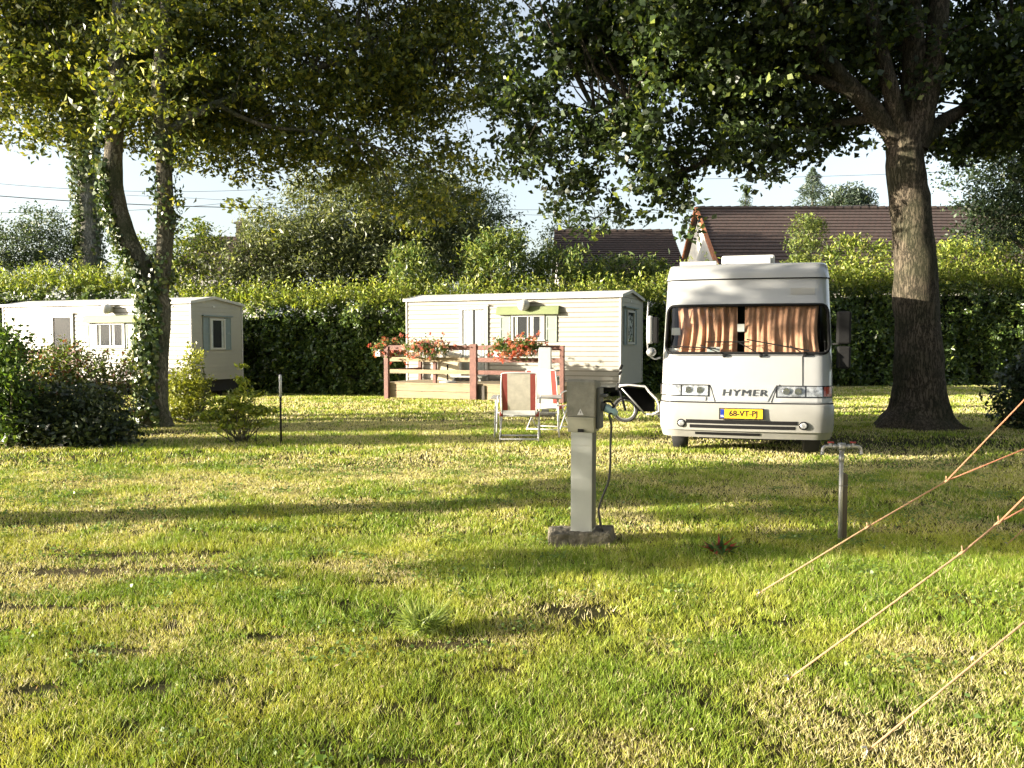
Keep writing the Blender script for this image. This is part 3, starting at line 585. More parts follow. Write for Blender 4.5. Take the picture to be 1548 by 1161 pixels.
_, Qc = foliage('crown', 111, OL, t, OAK, [4, 3, 1.4, 3], dens=28, per=24, cr=.24, size=.12, aspect=.66, flat=.6, thr=.515, ns=1.15, m='leaf')
parts += branches_to(np.random.default_rng(8), Qc, nodes, 330, .028)
npmesh('trunk', *merge(parts), 'bark_oak', t, smooth=True)
# ---- left forked tree
B = G(236, 645); by = B.y; o0 = np.array([B.x, by, 0])
t = thing('forked_tree', 'forked tree with a curved ivy-clad left stem and a straight right stem', 'tree', (B.x, by, 0))
S1 = [np.array([0, 0, -.3]), np.array([0, 0, .05]), np.array([0, 0, .4]), WP(234, 540, by), WP(240, 480, by), WP(235, 432, by)]
S2 = [WP(236, 450, by), WP(218, 408, by), WP(196, 370, by), WP(178, 315, by), WP(171, 250, by), WP(174, 180, by), WP(176, 100, by + .2), WP(180, 10, by + .4), WP(190, -100, by + .6)]
S3 = [WP(240, 460, by), WP(246, 410, by), WP(250, 350, by), WP(250, 280, by), WP(246, 200, by), WP(240, 120, by + .2), WP(250, 20, by + .4), WP(270, -100, by + .7)]
S4 = [WP(246, 210, by), WP(290, 175, by + .5), WP(360, 145, by + 1), WP(450, 110, by + 1.5), WP(560, 90, by + 1.8), WP(680, 110, by + 2)]
S5 = [WP(174, 190, by), WP(140, 130, by + .3), WP(90, 90, by + .8), WP(30, 80, by + 1)]
S6 = [WP(330, 160, by + .8), WP(400, 190, by + 1), WP(480, 200, by + 1.2), WP(560, 220, by + 1.3)]
parts = []
for L_, rr in ((S1, [.42, .30, .24, .22, .22, .2]), (S2, [.17, .165, .16, .16, .165, .15, .14, .12, .09]), (S3, [.15, .15, .145, .14, .13, .12, .10, .08]), (S4, [.09, .08, .07, .06, .045, .03]), (S5, [.07, .06, .045, .03]), (S6, [.05, .04, .03, .02])):
    parts.append(limb(L_, rr, 16, 7, .07, .15 if L_ is S1 else 0, 5))
nodes = [tuple(p) for L_ in (S2[4:], S3[3:], S4, S5, S6) for p in spline(L_, 4)]
LL = [LB(420, 100, 17.4, 3.2, 2.4, 2.1), LB(590, 190, 17.4, 1.7, 1.4, 1.45), LB(650, 110, 17.3, 1.5, 1.6, 1.9), LB(690, 230, 17.2, .75, 1.0, .95), LB(620, 285, 17.2, 1.1, .9, .65), LB(690, 300, 17.1, .7, .7, .5, .8), LB(640, 325, 17.0, .7, .7, .4, .6), LB(740, 250, 17.2, .6, .7, .7, .5), LB(570, 300, 16.9, .5, .6, .35, .5), LB(480, 285, 16.8, .5, .6, .3, .4), LB(140, 240, 15.2, .35, .4, .4, .6), LB(560, 260, 17.1, .8, .8, .5), LB(270, 130, 17, 1.7, 2.0, 1.5), LB(100, 90, 16.4, 1.5, 1.7, 1.5), LB(30, 130, 16, .9, 1.2, 1.1, .8), LB(60, 200, 15.8, .7, .8, .45, .8),
      LB(115, 215, 15.6, .5, .6, .4, .8), LB(170, 185, 15.0, .6, .5, .6), LB(265, 235, 15.2, .5, .5, .7, .9), LB(230, 175, 15.6, .8, .8, .6), LB(330, 225, 16.4, .9, .9, .55), LB(390, 270, 16.6, .6, .8, .4, .55), LB(370, 320, 16.6, .35, .5, .25, .4), LB(450, 240, 16.8, 1.1, 1, .5), LB(520, 240, 16.9, 1.2, 1, .5),
      LB(190, 90, 14.2, 1.3, .6, .8, .55), LB(250, 180, 14.3, .8, .5, .45, .6), LB(160, 150, 14.2, .6, .4, .4, .6), LB(260, 20, 14.4, 1.6, .6, .7, .6), LB(730, 60, 17.3, .8, 1.3, 1.0, .7), LB(300, -60, 17.6, 4.5, 2.8, 1.8, .8), LB(620, -40, 17.6, 2.0, 2.4, 1.6, .8), LB(40, -40, 16.6, 2.2, 2, 1.8, .8), LB(-60, 60, 16.4, 1.4, 1.6, 1.6, .6), LB(350, -250, 17.6, 5, 3.3, 2.6, .5), LB(420, 350, 16.8, .3, .4, .2, .3), LB(255, 300, 14.9, .3, .3, .35, .7)]
LL = [(q[0] - o0[0], q[1] - o0[1], *q[2:]) for q in LL]
_, Qc = foliage('crown', 121, LL, t, YEL, [4, 3, 2, 3], dens=23, per=26, cr=.28, size=.11, aspect=.5, flat=.5, thr=.435, ns=1.0, m='leaf')
parts += branches_to(np.random.default_rng(9), Qc, nodes, 300, .022)
npmesh('trunk', *merge(parts), 'bark_left', t, smooth=True)
# ivy climbing the trunk
rng = np.random.default_rng(33); IP = []; IN = []
for L_, rr, dn, a0 in ((S1, .27, 5200, 3.4), (S2[:7], .19, 3600, 2.2), (S3[:5], .17, 1500, 6.3)):
    sp = np.array(spline(L_[1:] if L_ is S1 else L_, 14)); k = rng.integers(0, len(sp), dn); an = math.pi + (rng.random(dn) - .5) * a0 + .35
    if L_ is S2[:7]: pass
    N_ = np.stack([np.cos(an), np.sin(an), an * 0], 1); patchy = fbm(sp[k] + N_ * .2, 3.0) > .43
    P = sp[k] + N_ * (rr + rng.random((dn, 1)) ** 2 * .13) + rng.normal(size=(dn, 3)) * .03
    if L_ is S3[:5]: patchy &= fbm(P, 1.2) > .5
    IP.append(P[patchy]); IN.append(N_[patchy])
P = np.concatenate(IP); N_ = np.concatenate(IN)
V, Q = leaves(rng, P, .075, .85, 0, nrm=N_ * 1.3, tdir=np.array([0, 0, -1.0])); npmesh('ivy', V, Q, 'leafdark', t, leafcol(rng, len(P), [(.04, .07, .02), (.08, .12, .03), (.2, .22, .06)], [4, 3, 1.5]))
# ---- pale ivy-covered trunk behind it
Bp = W(135, 600, 36); o0 = np.array([Bp.x, 36, 0]); t = thing('ivy_tree', 'pale straight trunk thickly clad in ivy behind the hedge, left of the forked tree', 'tree', (Bp.x, 36, 0))
T1 = [np.array([0, 0, -.3]), WP(136, 480, 36), WP(136, 380, 36), WP(134, 280, 36), WP(126, 200, 36), WP(120, 100, 36.2), WP(112, 0, 36.5)]
npmesh('trunk', *limb(T1, [.5, .45, .42, .40, .36, .3, .2], 14, 7), 'bark_pale', t, smooth=True)
sp = np.array(spline(T1, 14)); dn = 9000; k = rng.integers(6, len(sp), dn); an = rng.random(dn) * 6.283; N_ = np.stack([np.cos(an), np.sin(an), an * 0], 1)
hz = sp[k][:, 2]; keep = ((N_[:, 0] < -.15) | (N_[:, 0] > .75) | (hz > 8.5)); P = (sp[k] + N_ * (.42 + rng.random((dn, 1)) ** 2 * .34) + rng.normal(size=(dn, 3)) * .1)[keep]; N_ = N_[keep]
V, Q = leaves(rng, P, .17, .8, 0, nrm=N_, tdir=np.array([0, 0, -1.0])); npmesh('ivy', V, Q, 'leafdark', t, leafcol(rng, len(P), [(.06, .09, .03), (.1, .13, .05), (.17, .19, .07)], [4, 3, 1.5]))
lob = [(q[0] - o0[0], q[1] - o0[1], *q[2:]) for q in (LB(90, 60, 36, 3.6, 2.5, 3), LB(40, 150, 36, 2.4, 1.8, 1.8, .7), LB(180, 100, 36, 2.6, 2, 2.4), LB(120, 190, 36, 1.5, 1.2, 1.1, .8))]
foliage('crown', 131, lob, t, YEL, [3, 3, 2, 2], dens=4, per=36, cr=.5, size=.18, aspect=.5, flat=.6)
# ---- unseen trees; the first shades the lawn, the others are added to block light
def side_tree(x, y, label, lobes, seed, r=.2, h=3, **k):
    t = thing('unseen_shade_tree', label, 'tree', (x, y, 0)); o, Q = foliage('crown', seed, [(l[0] - x, l[1] - y, *l[2:]) for l in lobes], t, OAK, [1] * 4, m='leaf', **k)
    parts = [limb([(0, 0, -.2), (.05, 0, h * .5), (0, 0, h), (0, 0, h + 2)], [r, r * .85, r * .7, r * .4], 12, 5)]; nodes = [(0, 0, h * .6), (0, 0, h), (0, 0, h + 1.5)]
    for l in lobes:
        c = np.array([l[0] - x, l[1] - y, l[2]]); a = np.array([0, 0, min(h, c[2] * .8)]); parts.append(limb([a, (a + c) / 2, c], [r * .35, r * .25, r * .1], 6, 4)); nodes.append(tuple((a + c) / 2)); nodes.append(tuple(c))
    parts += branches_to(np.random.default_rng(seed), Q, nodes, 60, .025)
    npmesh('trunk', *merge(parts), 'bark_left', t, smooth=True)
side_tree(-11, 5.95, 'unseen spreading tree left of the lawn whose shade falls across the pitch', [(-11, 6.9, 3.2, 1.6, 1.15, 1.25), (-11, 3.9, 3.0, 1.6, .25, 1.1, 1.6), (-11, 5.45, 3.6, 1.5, .33, 1.1, 1.2), (-11, 5.0, 3.4, 1.5, .5, 1.15, 1.2), (-11.3, 5, 7.2, 2.4, 2.4, 1.8), (-10.8, 8.9, 4.65, 1.2, .65, .6, .45)], 141, .33, 3, dens=24, per=36, cr=.30, size=.16, aspect=.6, flat=.5, thr=.40)
side_tree(-22, 14.5, 'added unseen tree left of the lawn shading the crown of the forked tree', [(-22, 14.5, 11.5, 4, 3.5, 2.8, .6), (-23, 16.5, 13, 3.5, 3, 2.5, .7), (-22, 10, 13.2, 3.5, 2.6, 2.2)], 142, .35, 8, dens=2.0, per=40, cr=.6, size=.26, aspect=.7, flat=.6, thr=.36)  # unseen crown added to darken the forked tree and the oak

side_tree(3, -3.5, 'added unseen tree behind the camera blocking sky light over the lawn', [(-3, -3, 8.5, 5, 5, 1.8), (5, -3, 8.8, 5, 5, 1.8), (1, 1.5, 9.2, 6, 4, 1.6), (10, 1, 9, 4.5, 4.5, 1.8), (-8, 0, 9.5, 4, 4, 1.5)], 143, .4, 6.5, dens=1.6, per=40, cr=.7, size=.34, aspect=.7, flat=.5, thr=.36)  # unseen, added to cut sky light on the lawn
side_tree(15, 6, 'added unseen tree right of the lawn blocking sky light', [(15, 6, 5.5, 4, 4.5, 3.5), (17, 10, 6, 4, 3, 4)], 144, .4, 4, dens=1.6, per=40, cr=.7, size=.34, aspect=.7, flat=.6, thr=.36)  # also unseen and added, blocks the sky from the right
# ---- shrubs at left and right
RD = [(.03, .045, .02), (.05, .07, .028), (.09, .11, .05)]
g = G(110, 672)
shrub('dark_shrub', 'large dark glossy shrub with reddish top in front of the left mobile home', 'shrub', [LB(95, 625, g.y, .8, .7, .48), LB(50, 632, g.y, .7, .6, .46), LB(140, 648, g.y, .55, .6, .34, .9), LB(165, 622, g.y, .3, .4, .26, .5), LB(20, 600, g.y, .3, .4, .4, .6), LB(100, 660, g.y, 1.1, .6, .3), LB(175, 662, g.y + .1, .25, .4, .15, .5)], 151, RD, [4, 3, 1.5], (g.x, g.y, 0), .085, 110, 30, .2, .5, m='leafdark')
g = G(105, 660)
shrub('reddish_shrub', 'feathery shrub with red and bronze young leaves behind the dark glossy shrub', 'shrub', [LB(100, 545, g.y + .5, .7, .5, .40, .8), LB(130, 565, g.y + .5, .8, .5, .34, .9), LB(60, 575, g.y + .5, .6, .5, .4, .8), LB(185, 565, g.y + .6, .35, .4, .3, .6), LB(70, 535, g.y + .5, .3, .4, .25, .6), LB(110, 605, g.y + .6, 1.1, .5, .5)], 152, [(.14, .12, .04), (.24, .08, .05), (.14, .18, .04), (.1, .14, .03)], [2, 1.2, 4, 4], (g.x, g.y + .5, 0), .07, 120, 26, .17, .45, tdir=np.array([0, 0, .8]))
g = G(15, 675)
shrub('green_shrub', 'bright green shrub cut off by the left edge', 'shrub', [LB(10, 560, g.y - .2, .38, .5, .62), LB(-30, 560, g.y, .6, .5, .75), LB(5, 630, g.y - .2, .4, .5, .4)], 153, [(.07, .13, .02), (.12, .18, .03), (.04, .07, .02)], [3, 3, 2], (g.x, g.y, 0), .075, 150, 28, .18, .5)
g = G(285, 640)
shrub('yellow_green_shrub', 'yellow-green shrub just right of the forked tree trunk, below the end window', 'shrub', [LB(285, 585, g.y + .3, .42, .4, .48), LB(290, 545, g.y + .3, .25, .3, .28, .8), LB(270, 625, g.y + .3, .4, .4, .28), LB(215, 545, g.y + .8, .3, .3, .4, .6)], 154, [(.18, .2, .025), (.28, .29, .04), (.09, .12, .02)], [3, 3, 1], (g.x, g.y + .3, 0), .07, 260, 26, .15, .5)
g = G(365, 667)
shrub('sapling', 'small hornbeam sapling with sprawling sunlit branches next to the thin stake', 'young tree', [LB(362, 606, g.y, .26, .25, .20, .9), LB(335, 628, g.y, .42, .3, .09, .9), LB(395, 622, g.y, .30, .3, .07, .9), LB(366, 575, g.y, .09, .1, .14, 1.3), LB(368, 552, g.y, .05, .06, .10, 1.6), LB(322, 608, g.y, .22, .2, .06, .9), LB(355, 642, g.y, .35, .3, .07, .7), LB(390, 596, g.y, .16, .15, .05, .9), LB(405, 640, g.y, .2, .2, .05, .8)], 155, [(.2, .25, .03), (.32, .34, .05), (.1, .14, .025)], [3, 3, 1], (g.x, g.y, 0), .065, 900, 16, .085, .6, stems=26, stemr=.011, flat=.4)
g = G(1545, 648)
shrub('rhododendron', 'dark rhododendron bush cut off by the right edge below the large oak', 'shrub', [LB(1545, 590, g.y, .55, .5, .55), LB(1590, 570, g.y, .7, .6, .75), LB(1560, 630, g.y, .65, .5, .25), LB(1510, 610, g.y, .25, .3, .25)], 156, [(.02, .035, .015), (.035, .055, .02), (.06, .08, .03)], [3, 3, 1], (g.x, g.y, 0), .11, 90, 26, .2, .38, m='leafdark')
# ================================================================== MOBILE HOMES
def lacy(name, x0, x1, z0, z1, y, m, parent, folds=5, amp=.02, xf=None, holes=False):
    """wavy curtain sheet; xf maps local (u, out, z)"""
    n = folds * 8; vs = []; fs = []; r = random.Random(hash(name) % 99 + folds)
    ph = [r.uniform(0, 6.28) for _ in range(3)]
    for j in range(7):
        f = j / 6; z = z0 + (z1 - z0) * f
        for i in range(n + 1):
            u = i / n; a = amp * (math.sin(u * folds * 6.283 + ph[0] + .4 * math.sin(f * 3)) + .4 * math.sin(u * folds * 13 + ph[1] + f))
            vs.append(xf(x0 + (x1 - x0) * u, y + a, z))
    for j in range(6):
        for i in range(n): k = j * (n + 1) + i; fs.append((k, k + 1, k + n + 2, k + n + 1))
    mb = MB(); mb.add(vs, fs); return mb.build(name, m, parent, smooth=True)
def frame_rect(mb, u0, u1, z0, z1, w, y0, y1):
    mb.box(u0 - w, u0, y0, y1, z0 - w, z1 + w); mb.box(u1, u1 + w, y0, y1, z0 - w, z1 + w); mb.box(u0, u1, y0, y1, z1, z1 + w); mb.box(u0, u1, y0, y1, z0 - w, z0)
def louvre(u0, u1, z0, z1, y0, m, parent, slat=True):
    mb = MB(); w = .035; d = .022
    mb.box(u0, u0 + w, y0 - d, y0, z0, z1); mb.box(u1 - w, u1, y0 - d, y0, z0, z1)
    for a in (z0, (z0 + z1) / 2 - w / 2, z1 - w): mb.box(u0 + w, u1 - w, y0 - d + .001, y0 - .001, a, a + w)
    mb.box(u0 + w, u1 - w, y0 - .004, y0 - .002, z0, z1)
    k = z0 + .05
    while k < z1 - .05:
        mb.quad((u0 + w, y0 - .016, k), (u1 - w, y0 - .016, k), (u1 - w, y0 - .006, k + .028), (u0 + w, y0 - .006, k + .028)); k += .034
    return mb.build('shutter', m, parent)
# local frame: x runs along the long wall (0 = left end as seen, L = near corner), y = 0 long wall, + towards the back; end wall at x = L
def caravan(name, label, O, a, L, Wd, door, win, zt, zb, lamp, endw, zwin, ends='shutter_grey', lace=False, gzv=0):
    U = Vector((math.cos(a), -math.sin(a), 0)); loc = Vector(O) - U * L; loc.z = 0
    t = thing(name, label, 'mobile home', loc, -a)
    lap = .135; w = MB(); z = zb
    zz = [zb]; 
    while zz[-1] < zt - .001: zz.append(min(zt, zz[-1] + lap))
    for z0, z1 in zip(zz[:-1], zz[1:]):
        o = .016
        for seg in (((0, -o), (L, -o), (L, 0), (0, 0)), ):
            w.quad((0, -o, z0), (L, -o, z0), (L, 0, z1), (0, 0, z1)); w.quad((0, 0, z0), (L, 0, z0), (L, -o, z0), (0, -o, z0))
        zz_ = z1 - .016; w.quad((L + o, 0, z0), (L + o, Wd, z0), (L, Wd, z1), (L, 0, z1)); w.quad((L, 0, z0), (L, Wd, z0), (L + o, Wd, z0), (L + o, 0, z0))
        w.quad((-o, Wd, z0), (-o, 0, z0), (0, 0, z1), (0, Wd, z1)); w.quad((L, Wd + o, z0), (0, Wd + o, z0), (0, Wd, z1), (L, Wd, z1))
    pk = .17; pko = Wd * .42
    for x, s in ((L, 1), (0, -1)): w.quad((x, 0, zt), (x, Wd, zt), (x, pko, zt + pk))
    wl = w.build('wall', 'siding', t); gp_ = MB()
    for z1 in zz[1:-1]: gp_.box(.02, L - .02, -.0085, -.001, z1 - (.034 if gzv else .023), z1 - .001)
    gp_.build('lap_shade_strip', 'gap', wl)  # dark strips put the lap shadow lines into the colour
    r = MB(); ov = .07
    for (ya, za, yb, zb_) in ((-ov, zt + .0, pko, zt + pk + .02), (pko, zt + pk + .02, Wd + ov, zt)):
        r.quad((-ov, ya, za + .03), (L + ov, ya, za + .03), (L + ov, yb, zb_ + .03), (-ov, yb, zb_ + .03)); r.quad((-ov, yb, zb_), (L + ov, yb, zb_), (L + ov, ya, za), (-ov, ya, za))
        for x in (-ov, L + ov): r.quad((x, ya, za), (x, yb, zb_), (x, yb, zb_ + .03), (x, ya, za + .03))
    r.build('roof', 'roofm', t)
    f = MB(); f.box(-ov - .01, L + ov + .01, -ov - .03, -ov, zt - .035, zt + .05)
    for x in (-ov - .012, L + ov - .02):
        f.bar((x + .016, -ov, zt + .005), (x + .016, pko, zt + pk + .02), .032, .085).bar((x + .016, pko, zt + pk + .02), (x + .016, Wd + ov, zt + .005), .032, .085)
    f.build('roof_edge', 'trim', t, bevel=.004)
    c = MB(); 
    for x in (-.02, L - .03): c.box(x, x + .05, -.03, .02, zb, zt - .036)
    c.box(L - .01, L + .027, Wd - .04, Wd + .02, zb, zt - .01); c.box(.05, L - .03, -.028, -.012, zb - .04, zb + .01)
    c.build('corner_trim', 'trim', t, bevel=.003)
    sk = MB(); sk.box(.12, L - .12, .12, Wd - .12, gzv + .18, zb + .0); 
    for x in np.linspace(.8, L - .8, 4):
        for y in (.25, Wd - .45): sk.box(x, x + .22, y - .1, y + .12, gzv - .1, gzv + .2)
    sk.build('chassis', 'under', t)
    # door
    d0, d1, dz0, dz1 = door; db = MB(); frame_rect(db, d0 + .1, d1 - .1, dz0 + .1, dz1 - .1, .1, -.05, -.005); dr = db.build('door', 'trim', t, bevel=.004)
    MB().box(d0 + .1, d1 - .1, -.022, -.018, dz0 + .1, dz1 - .1).build('door_recess', 'dark', dr)
    if lace: lacy('curtain', d0 + .11, (d0 + d1) / 2 - .02, dz0 + .12, dz1 - .12, -.030, 'curtain_w', dr, 3, .006, lambda x, y, z: (x, y, z))
    if lace: lacy('curtain', (d0 + d1) / 2 + .06, d1 - .13, dz0 + .12, dz1 - .12, -.030, 'curtain_w', dr, 2, .006, lambda x, y, z: (x, y, z))
    MB().quad((d0 + .1, -.040, dz0 + .1), (d1 - .1, -.040, dz0 + .1), (d1 - .1, -.040, dz1 - .1), (d0 + .1, -.040, dz1 - .1)).build('pane', 'glass', dr); MB().box(d0 + .115, d0 + .135, -.085, -.05, dz0 + .95, dz0 + 1.1).build('handle', 'chrome', dr)
    MB().box(d0 - .04, d1 + .04, -.09, -.012, dz1 + .0, dz1 + .03).build('drip_rail', 'trim', dr)
    # long-side window with curtains, shutters and canopy
    w0, w1, wz0, wz1 = win
    fb = MB(); frame_rect(fb, w0, w1, wz0, wz1, .06, -.06, -.005); fb.box((w0 + w1) / 2 - .02, (w0 + w1) / 2 + .02, -.055, -.01, wz0, wz1); fb.box(w0 - .09, w1 + .09, -.09, -.005, wz0 - .09, wz0 - .061)
    wn = fb.build('window', 'trim', t, bevel=.004); MB().box(w0, w1, -.021, -.017, wz0, wz1).build('window_recess', 'dark', wn)
    for a0, a1 in ((w0, w0 + .12), ((w0 + w1) / 2 + .03, (w0 + w1) / 2 + .16), (w1 - .09, w1)): lacy('curtain', a0, a1, wz0, wz1, -.028, 'curtain_w', wn, 2, .005, lambda x, y, z: (x, y, z))
    MB().quad((w0, -.040, wz0), (w1, -.040, wz0), (w1, -.040, wz1), (w0, -.040, wz1)).build('pane', 'glass', wn)
    louvre(w0 - .42, w0 - .1, wz0 - .12, wz1 + .02, -.016, 'shutter', t); louvre(w1 + .1, w1 + .42, wz0 - .12, wz1 + .02, -.016, 'shutter', t)
    v = MB(); v.add([(w0 - .5, -.17, wz1 + .06), (w1 + .5, -.17, wz1 + .06), (w1 + .5, -.10, wz1 + .28), (w0 - .5, -.10, wz1 + .28), (w0 - .5, -.012, wz1 + .06), (w1 + .5, -.012, wz1 + .06), (w1 + .5, -.012, wz1 + .30), (w0 - .5, -.012, wz1 + .30)],
        [(0, 1, 2, 3), (3, 2, 6, 7), (0, 3, 7, 4), (1, 5, 6, 2), (0, 4, 5, 1)]); v.build('window_canopy', 'valance', t, bevel=.003)
    lm = MB(); lx, lz = lamp; lm.tube([(lx, -.0, lz), (lx, -.10, lz)], [.10, .09], 14); lm.tube([(lx, -.10, lz), (lx, -.13, lz + .0), (lx, -.28, lz - .02), (lx, -.36, lz - .03)], [.13, .16, .15, .06], 16); lm.build('outdoor_lamp', 'roofm', t, smooth=True)
    # end window
    e0, e1, ez0, ez1 = endw
    T = Matrix.Translation((L, 0, 0)) @ Matrix.Rotation(math.pi / 2, 4, 'Z')
    def onend(o): o.matrix_local = T; return o
    fb = MB(); frame_rect(fb, e0, e1, ez0, ez1, .06, -.06, -.005); wn = onend(fb.build('window', 'trim', t, bevel=.004)); MB().box(e0, e1, -.02, -.015, ez0, ez1).build('window_recess', 'dark', wn)
    if lace:
        rr = random.Random(5); mb = MB()
        for k in range(110):
            x = rr.uniform(e0 + .03, e1 - .1); z = rr.uniform(ez0 + .03, ez1 - .1); s = rr.uniform(.025, .06); mb.add([(x + s * math.cos(q * 1.047), -.026 - k * .0001, z + s * math.sin(q * 1.047)) for q in range(6)], [(0, 1, 2, 3, 4, 5)])
        mb.build('lace_curtain', 'curtain_w', wn)
    else:
        lacy('curtain', e0, e0 + .1, ez0, ez1, -.028, 'curtain_w', wn, 2, .005, lambda x, y, z: (x, y, z)); lacy('curtain', e1 - .1, e1, ez0, ez1, -.028, 'curtain_w', wn, 2, .005, lambda x, y, z: (x, y, z))
    MB().quad((e0, -.040, ez0), (e1, -.040, ez0), (e1, -.040, ez1), (e0, -.040, ez1)).build('pane', 'glass', wn)
    onend(louvre(e0 - .36, e0 - .07, ez0 - .08, ez1 + .1, -.018, ends, t)); onend(louvre(e1 + .07, e1 + .36, ez0 - .08, ez1 + .1, -.018, ends, t))
    onend(MB().box(e0 - .4, e1 + .4, -.10, -.018, ez1 + .12, ez1 + .16).build('window_head', ends, t))
    onend(MB().box(Wd * .42 - .06, Wd * .42 + .06, -.03, -.012, zt - .12, zt - .07).build('vent', 'roofm', t))
    return t
L1_ = 6.6
cv1 = caravan('mobile_home', 'cream clapboard mobile home in the middle with a timber deck and red geraniums', (2.95, 22.5, 0), R(22), L1_, 2.5,
    (L1_ - 4.83, L1_ - 3.92, .42, 2.6), (L1_ - 3.12, L1_ - 2.24, 1.68, 2.27), 2.80, .36, (L1_ - 2.75, 2.60), (.62, 1.35, 1.55, 2.38), None, lace=True)
L2_ = 7.9
cv2 = caravan('mobile_home', 'cream clapboard mobile home on the left, half hidden by shrubs and the forked tree', (-9.87, 25.5, 0), R(20), L2_, 2.4,
    (L2_ - 5.72, L2_ - 4.75, .3, 2.47), (L2_ - 3.72, L2_ - 2.65, 1.45, 2.12), 2.78, .36, (L2_ - 3.15, 2.62), (.85, 1.45, 1.38, 2.25), None, gzv=-.2)
# roof vent cowls
# ================================================================== DECK of the middle home (in the home's frame)
def homeframe(O, a, L): 
    U = Vector((math.cos(a), -math.sin(a), 0)); return Vector(O) - U * L, -a
loc, rz = homeframe((2.95, 22.5, 0), R(22), L1_)
dk = thing('timber_deck', 'raised timber deck with dark red stained railings in front of the middle mobile home', 'deck', loc, rz)
x0, x1, xm, yf, dz = L1_ - 6.09, L1_ - .98, L1_ - 3.45, -2.0, .44
fl = MB(); y = yf
while y < -.08: fl.box(x0 - .1, x1 + .03, y, min(y + .135, -.04), dz - .035, dz); y += .145
fl.build('floor', 'plank', dk)
fc = MB()
for z in (.02, .215): fc.box(x0, x1, yf + .02, yf + .05, z, z + .185)
for z in (.02, .215): fc.box(x0 - .0, x0 + .03, yf + .06, -.1, z, z + .185); fc.box(x1 - .03, x1, yf + .06, -.1, z, z + .185)
fc.build('fascia', 'plank', dk)
for x, h, w_ in ((x0 + .0, 1.43, .13), (xm, 1.50, .19), (x1, 1.46, .11)):
    MB().box(x - w_ / 2, x + w_ / 2, yf - .10, yf - .005, -.05, h).build('post', 'stain', dk, bevel=.006)
MB().box(x0 - .05, x0 + .05, -.16, -.06, -.05, 1.40).build('post', 'stain', dk, bevel=.006)
MB().box(xm - 1.25, xm - 1.16, yf + .02, yf + .1, dz, 1.38).build('post', 'stain', dk, bevel=.006)
for z, h in ((1.40, .13), (1.08, .12), (.75, .11)):
    for a, b, dy in ((x0 + .065, xm - .095, 0), (xm + .095, x1 - .055, 0)):
        o = MB().box(a, b, yf - .07, yf - .035, z - h / 2, z + h / 2).build('rail', 'stain', dk, bevel=.004)
        if a < xm - .2 and z < 1.3: o.data.materials[0] = M['plank']; o['label'] = 'pale brown rail with sunlight put into its colour'  # sunlight on the lower left rails painted in with a paler material
    MB().box(x0 - .02, x0 + .02, yf, -.17, z - h / 2, z + h / 2).build('rail', 'stain', dk, bevel=.004)
MB().box(xm + .1, xm + .30, yf - .02, yf + .012, .0, .40).build('post_shadow_board', 'oldwood', dk)  # dark board stands in for the middle post's shadow on the fascia
# deck bits behind the left home's shrubs
loc2, rz2 = homeframe((-9.87, 25.5, 0), R(20), L2_); dk2 = thing('timber_deck', 'low deck with dark red rails at the left mobile home, mostly hidden by shrubs', 'deck', loc2, rz2)
for z in (1.25, .95, .6): MB().box(L2_ - 6.2, L2_ - 2.6, -1.85, -1.81, z - .06, z + .06).build('rail', 'stain', dk2)
for x in (L2_ - 6.2, L2_ - 4.4, L2_ - 2.6): MB().box(x - .06, x + .06, -1.95, -1.86, -.3, 1.32).build('post', 'stain', dk2)
MB().box(L2_ - 6.2, L2_ - 2.6, -1.8, -.1, .25, .3).build('floor', 'plank', dk2)
MB().box(L2_ - 6.2, L2_ - 2.6, -1.84, -1.801, -.2, .249).build('fascia', 'plank', dk2)
# geranium boxes
def geranium(x, y, z, length, label, cols, seed, rot=0, hang=.18, fr=None, sc_=1.0, box=True):
    lo, rz_ = fr or (loc, rz); Mx = Matrix.Translation(lo) @ Matrix.Rotation(rz_, 4, 'Z') @ Matrix.Translation((x, y, z)) @ Matrix.Rotation(rot, 4, 'Z')
    t = thing('geranium_box', label, 'flower box', Mx.translation, rz_ + rot, 'geranium boxes on the deck rails'); rng = np.random.default_rng(seed)
    if box: MB().box(-length / 2, length / 2, -.1, .1, 0, .16).box(-length / 2 - .012, length / 2 + .012, -.112, .112, .16, .18).build('planter', 'white', t, bevel=.006)
    n = int(1100 * length * sc_); P = rng.normal(size=(n, 3)) * np.array([length * .30, .11, .11]) * sc_ + np.array([0, -.05, .24]); V, Q = leaves(rng, P, .065, .9, .6); npmesh('foliage', V, Q, 'leaf', t, leafcol(rng, n, [(.06, .11, .03), (.10, .15, .04), (.15, .19, .06)], [2, 3, 1]))
    k = int(95 * length * sc_); cx = rng.normal(size=(k, 3)) * np.array([length * .33, .13, .13]) * sc_ + np.array([0, -.10, .27]); cx[:, 2] = np.where(cx[:, 1] < -.12, cx[:, 2] - hang, cx[:, 2] + .04)
    P = (cx[:, None] + rng.normal(size=(k, 26, 3)) * .026).reshape(-1, 3); V, Q = leaves(rng, P, .034, .9, .3)
    cc = np.array(cols)[rng.integers(0, len(cols), k)]; cc = np.repeat(np.repeat(cc, 26, 0) * (.8 + .4 * rng.random((k * 26, 1))), 4, 0)
    npmesh('flowers', V, Q, 'petal', t, cc)
RED = [(.5, .15, .10), (.56, .25, .17), (.46, .10, .09)]; PNK = [(.62, .28, .28), (.62, .42, .40), (.55, .17, .15)]
geranium(x0 - .16, yf + .35, 1.16, .9, 'orange-red geraniums spilling over the left corner of the deck railing', RED, 201, R(75), .2)
geranium(x0 + 1.35, yf - .17, 1.14, 1.0, 'pink and white-flecked geraniums in a white box on the left deck rail', PNK, 202, 0, .12)
geranium(xm + .62 + .35, yf - .17, 1.16, .62, 'compact orange-red geraniums on the right deck rail next to the middle post', RED, 203, 0, .2)
